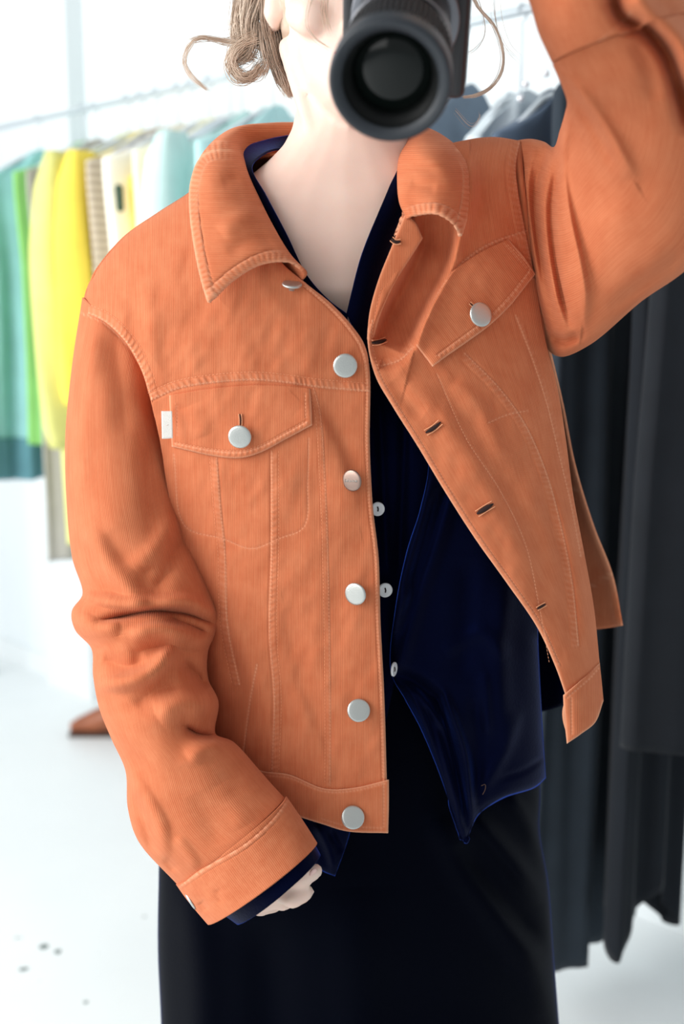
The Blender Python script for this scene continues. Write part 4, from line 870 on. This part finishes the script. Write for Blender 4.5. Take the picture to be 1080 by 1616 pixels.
# ------------------------------------------------------------------ clothes rail and everything hanging on it
RAILM = mat_plain('brushed_rail', (206, 217, 223), .4, metal=.3)
ra, rb = P(0, 205, 3.2), P(360, 125, 2.52)
RZ = 1.685; R0 = np.array([ra[0], ra[1]]); RDIR = (rb - ra)[:2]; RDIR /= np.linalg.norm(RDIR); WID = np.array([-RDIR[1], RDIR[0]])   # WID: across the rail, away from the viewer
rail = empty('clothes_rail', (R0[0], R0[1], 0)); tag(rail, 'long thin metal clothes rail running behind the person', 'clothes rail')
def rp(s, z=RZ, n=0.0): q = R0 + RDIR * s + WID * n; return np.array([q[0], q[1], z])
mb = MB(); mb.tube([rp(-.55), rp(.8), rp(2.45)], .0075, 10); o = mb.build('rail_bar', RAILM); under(o, rail)
for s in (-.5, 2.42):
    mb = MB(); mb.tube([rp(s, RZ + .012), rp(s, .02)], .011, 10); mb.tube([rp(s, .014, -.16), rp(s, .014, .16)], .012, 10); under(mb.build('post', RAILM), rail)
HANGM = mat_plain('clear_hanger', (206, 216, 222), .25, coat=.3)
def to_px(p):
    p = np.asarray(p, float); d = p - CAM; f_ = d[1] * cp - d[2] * sp_; u = d[1] * sp_ + d[2] * cp
    return 540 + F * d[0] / f_, 808 - F * u / f_
def s_for_left(px, half, z):
    lo, hi = -1.2, 2.4
    for _ in range(50):
        m = (lo + hi) / 2
        if to_px(rp(m, z, -half))[0] < px: lo = m
        else: hi = m
    return (lo + hi) / 2
def z_for(py, s, n=0.0):
    lo, hi = 0.0, 1.7
    for _ in range(50):
        m = (lo + hi) / 2
        if to_px(rp(s, m, n))[1] > py: lo = m
        else: hi = m
    return (lo + hi) / 2
def fabric(name, rgb, sheen=.1, noise=.06, check=None, rough=.85, trans=0):
    m = mat_plain(name, rgb, rough, sheen=sheen, noise=noise, nscale=18, bump=.2, bscale=300, spec=.25)
    if check:
        nt = m.node_tree; N = nt.nodes; Lk = nt.links; b = N['Principled BSDF']
        tc = N.new('ShaderNodeTexCoord'); wv = N.new('ShaderNodeTexWave'); wv.bands_direction = 'Z'; wv.inputs['Scale'].default_value = 18; wv.inputs['Distortion'].default_value = .6
        Lk.new(tc.outputs['Object'], wv.inputs['Vector'])
        mx = N.new('ShaderNodeMixRGB'); mx.inputs[1].default_value = lin(*rgb); mx.inputs[2].default_value = lin(*check); Lk.new(wv.outputs['Fac'], mx.inputs[0]); Lk.new(mx.outputs[0], b.inputs['Base Color'])
    return m
def garment(name, label, cat, mat, left_px, hem_py, half=.205, sleeve_py=None, thick=.03, flare=1.0, nfold=5, seed=0, s=None, neck_drop=.075, depth=1.0, hem_mat=None, curved=0.0, sl_mat=None, amp=.012, group='garments on the clothes rail'):
    ztop = RZ - neck_drop
    if s is None: s = s_for_left(left_px, half, 1.45)
    zb = z_for(hem_py, s, -half * .6)
    r = np.random.default_rng(seed); ph = r.uniform(0, 6.28, 4)
    root = empty(name, rp(s, 0)); tag(root, label, cat, group)
    nv, na = 70, 72
    th = np.linspace(0, 2 * math.pi, na, endpoint=False)[None]; v = np.linspace(0, 1, nv)[:, None]
    z = ztop + (zb - ztop) * v
    dr = ztop - z                                             # drop below the neck
    a = np.interp(dr, [0, .02, .075, .13, .3, 3], [.075, .10, half, half * 1.0, half * .94, half * .94]) * (1 + (flare - 1) * v)
    bth = np.interp(dr, [0, .02, .09, .3, 3], [.018, .02, thick * .8, thick, thick * 1.1])
    c, sn = np.cos(th), np.sin(th)
    n = a * c * (1 + .03 * np.sin(5 * v + ph[0]) * v)
    fold = amp * np.clip(v * 1.6, .15, 1) * (np.sin(nfold * c * 2.2 + ph[1] + 1.2 * v) + .5 * np.sin(nfold * 1.9 * c * 2.2 + ph[2]))
    t = bth * np.sign(sn) * np.abs(sn) ** .7 + fold
    shoulder = -.0 * dr
    zz = z - np.interp(dr, [0, .08, .2], [0, 1, 1]) * 0 - .05 * (np.abs(c) ** 1.5) * np.clip(1 - dr / .1, 0, 1) + curved * v * (1 - np.abs(c)) * .1 + .008 * v * np.sin(3 * c + ph[3])
    q = R0[None, None] + RDIR[None, None] * (s + t)[..., None] + WID[None, None] * n[..., None]
    V = np.concatenate([q, zz[..., None]], -1)
    o = grid_obj('body', V, mat, None, closed=True, flip=False, thick=.0015); under(o, root)
    if hem_mat is not None:
        k = int(nv * .87); o2 = grid_obj('hem_band', V[k:] + np.array([*(RDIR * .004), 0]) , hem_mat, None, closed=True, thick=.003); under(o2, root)
    if sleeve_py:
        for sd in (-1, 1):
            zs = z_for(sleeve_py, s, -half); m = 26; tt = np.linspace(0, 1, m)[:, None]
            zc = (ztop - .06) + (zs - (ztop - .06)) * tt
            nc = sd * (half * .86 + .022 * np.clip(tt * 3, 0, 1) + .012 * np.sin(3 * tt + ph[0])); tc_ = .006 * np.sin(4 * tt + ph[1]) + .02 * tt
            rn = np.interp(tt, [0, .12, .5, .93, 1], [.03, .048, .05, .046, .034]); rt = np.interp(tt, [0, .12, .5, 1], [.02, .034, .034, .028])
            th2 = np.linspace(0, 2 * math.pi, 28, endpoint=False)[None]
            nn = nc + rn * np.cos(th2); t2 = tc_ + rt * np.sin(th2) + .004 * np.sin(3 * th2 + 6 * tt)
            q = R0[None, None] + RDIR[None, None] * (s + t2)[..., None] + WID[None, None] * nn[..., None]
            V2 = np.concatenate([q, (zc + 0 * nn)[..., None]], -1)
            under(grid_obj('sleeve', V2, sl_mat or mat, None, closed=True, cap=True), root)
    h = MB(); zc = ztop + .004
    h.tube([rp(s, zc - .088, -half * .78), rp(s, zc - .03, -.05), rp(s, zc - .012, 0), rp(s, zc - .03, .05), rp(s, zc - .088, half * .78)], [.004, .006, .007, .006, .004], 8)
    hook = [rp(s, zc - .012, 0), rp(s, RZ - .016, 0), rp(s, RZ - .010, .012)] + [rp(s, RZ + .0105 * math.sin(x), .0125 * math.cos(x)) for x in np.linspace(-.5, 3.4, 9)]
    h.tube(hook, .002, 6)
    ho = h.build('hanger', HANGM); hr = empty('coat_hanger', rp(s, 0))
    ho.name = 'hanger_frame'; under(ho, hr); tag(hr, 'pale hanger carrying the ' + label, 'hanger', 'hangers on the clothes rail')
    hr['label'] = ' '.join(('hanger inside the ' + label).split()[:16])
    return root, s
T = fabric
garment('teal_dress', 'teal blue dress with dark teal hem at the left end of the rail', 'dress', T('teal_fabric', (166, 222, 224)), -50, 752, seed=1, nfold=6, hem_mat=T('dark_teal', (104, 156, 168)), amp=.016)
garment('green_cardigan', 'bright green long cardigan next to the teal dress', 'cardigan', T('green_knit', (140, 204, 116)), 24, 695, half=.195, seed=2, thick=.025, amp=.008)
garment('grey_coat', 'long grey coat reaching lowest between green cardigan and lime coat', 'coat', T('grey_wool', (172, 170, 162)), 44, 884, half=.19, seed=3, thick=.022, amp=.008)
garment('lime_coat', 'pale lime yellow long coat with hanging sleeve', 'coat', T('lime_wool', (220, 220, 136)), 74, 850, half=.222, seed=4, sleeve_py=705, thick=.028, amp=.008)
garment('yellow_coat', 'bright lemon yellow coat with full rounded sleeve', 'coat', T('lemon_wool', (252, 228, 92)), 108, 640, half=.20, seed=5, sleeve_py=638, thick=.03, amp=.006)
garment('checked_jacket', 'beige checked knit jacket beside the lemon yellow coat', 'jacket', T('beige_check', (218, 208, 188), check=(164, 148, 128)), 138, 700, half=.19, seed=6, thick=.022)
cw, s_cw = garment('white_dress', 'ivory white dress with one dark green toggle', 'dress', T('ivory_cotton', (250, 248, 234)), 164, 860, half=.20, seed=7, thick=.04)
lo, hi = 1.8, 3.6
for _ in range(40):                                                  # where the sight line meets the face of the dress
    m_ = (lo + hi) / 2; q_ = P(188, 313, m_)
    if (q_[:2] - R0) @ RDIR > s_cw + .062: lo = m_
    else: hi = m_
mb = MB(); mb.capsule(q_ + np.array([0, 0, .020]), q_ + np.array([.002, 0, -.020]), .009, .008)
under(mb.build('toggle', mat_plain('dark_green_toggle', (22, 60, 36), .4)), cw)
garment('yellow_scarf_top', 'narrow sunny yellow top showing as a thin strip', 'top', T('sunny_cotton', (248, 214, 92)), 203, 560, half=.17, seed=8, thick=.018, neck_drop=.12)
garment('cream_blouse', 'pale cream blouse beside the thin yellow strip', 'blouse', T('cream_cotton', (246, 244, 214)), 212, 700, half=.20, seed=9, thick=.03)
garment('white_shirt', 'white cotton shirt with wide shoulders near the collar', 'shirt', T('white_cotton', (246, 248, 246)), 244, 720, half=.20, seed=10, thick=.03)
garment('mint_jacket', 'pale mint jacket just behind the orange shoulder', 'jacket', T('mint_cotton', (206, 236, 232)), 262, 740, half=.20, seed=11, sleeve_py=560, thick=.03)
garment('aqua_blouse', 'pale aqua blouse partly hidden by the orange collar', 'blouse', T('aqua_cotton', (188, 230, 230)), 310, 740, half=.20, seed=12, thick=.03)
# the dark end of the rail
garment('blue_denim_jacket', 'grey blue denim jacket behind the raised camera', 'jacket', T('denim', (118, 134, 150), noise=.15), 0, 700, half=.19, seed=14, s=1.60, thick=.03, neck_drop=.10, amp=.008)
st, s_st = garment('silver_top', 'silvery white top with shiny beads between dark jackets', 'top', T('silver_satin', (216, 228, 234), rough=.6), 0, 330, half=.15, seed=15, s=1.72, thick=.025, neck_drop=.125, amp=.02)
garment('slate_coat', 'slate blue coat hanging beside the silvery beaded top', 'coat', T('slate_wool', (88, 104, 124), noise=.12), 0, 900, half=.17, seed=16, s=1.80, thick=.03, neck_drop=.13, amp=.010)
garment('charcoal_dress', 'long charcoal dress hanging close to the open jacket front', 'dress', T('charcoal_wool', (46, 55, 64), noise=.1), 0, 1512, half=.155, seed=18, s=1.90, thick=.035, nfold=4, amp=.016)
garment('black_trousers', 'black trousers showing below the shorter charcoal overcoat', 'trousers', T('black_crepe', (24, 29, 36)), 0, 1500, half=.095, seed=17, s=2.01, thick=.03, nfold=3, curved=1.2, amp=.012)
garment('charcoal_coat', 'shorter charcoal overcoat at the right edge of the picture', 'coat', T('dark_wool', (29, 33, 39), noise=.1), 0, 1165, half=.20, seed=19, s=2.11, thick=.04, nfold=4, amp=.016)
# bright beads on the silvery top
BEAD = mat_plain('crystal_bead', (250, 250, 255), .08, metal=.6)
for (x, y) in ((830, 133), (822, 156), (862, 116)):
    p = P(x, y, 1.86); mb = MB(); mb.capsule(p, p + np.array([0, 0, .001]), .0055, .0055, 12); under(mb.build('bead', BEAD), st)

# brown shoe standing on the floor under the rail
shoe_c = P(165, 1150, 3.0); 
t0 = 1.2 / math.tan(math.atan((1158 - 808) / F) + PITCH); g = P(112, 1152, t0 * 1.0)
sh = empty('brown_boot', (g[0] + .12, g[1], 0)); tag(sh, 'brown leather pointed boot on the white floor', 'boot')
BR = mat_plain('brown_leather', (150, 84, 52), .45, noise=.2, nscale=25); SO = mat_plain('dark_sole', (70, 46, 36), .7)
x0, y0 = g[0], g[1]
rings = []
for x, zc, hw, hh in ((.0, .022, .010, .012), (.02, .028, .024, .020), (.06, .038, .036, .030), (.11, .050, .040, .042), (.15, .066, .038, .058), (.19, .08, .036, .072), (.235, .08, .034, .074), (.255, .08, .02, .06)):
    th = np.linspace(0, 2 * math.pi, 20, endpoint=False); rings.append(np.stack([np.full(20, x0 + x), y0 + hw * np.cos(th), np.maximum(.012, zc + hh * np.sin(th))], 1))
mb = MB(); mb.loft(rings); under(mb.build('upper', BR), sh)
rings = []
for z, k in ((.08, 1.0), (.16, .92), (.24, 1.0), (.26, 1.02)):
    th = np.linspace(0, 2 * math.pi, 20, endpoint=False); rings.append(np.stack([x0 + .21 + .045 * k * np.cos(th), y0 + .036 * k * np.sin(th), np.full(20, z)], 1))
mb = MB(); mb.loft(rings); under(mb.build('shaft', BR), sh)
mb = MB(); mb.box((x0 + .075, y0, .006), (.075, .03, .006)); mb.box((x0 + .22, y0, .016), (.035, .03, .016)); under(mb.build('sole', SO, None, False), sh)
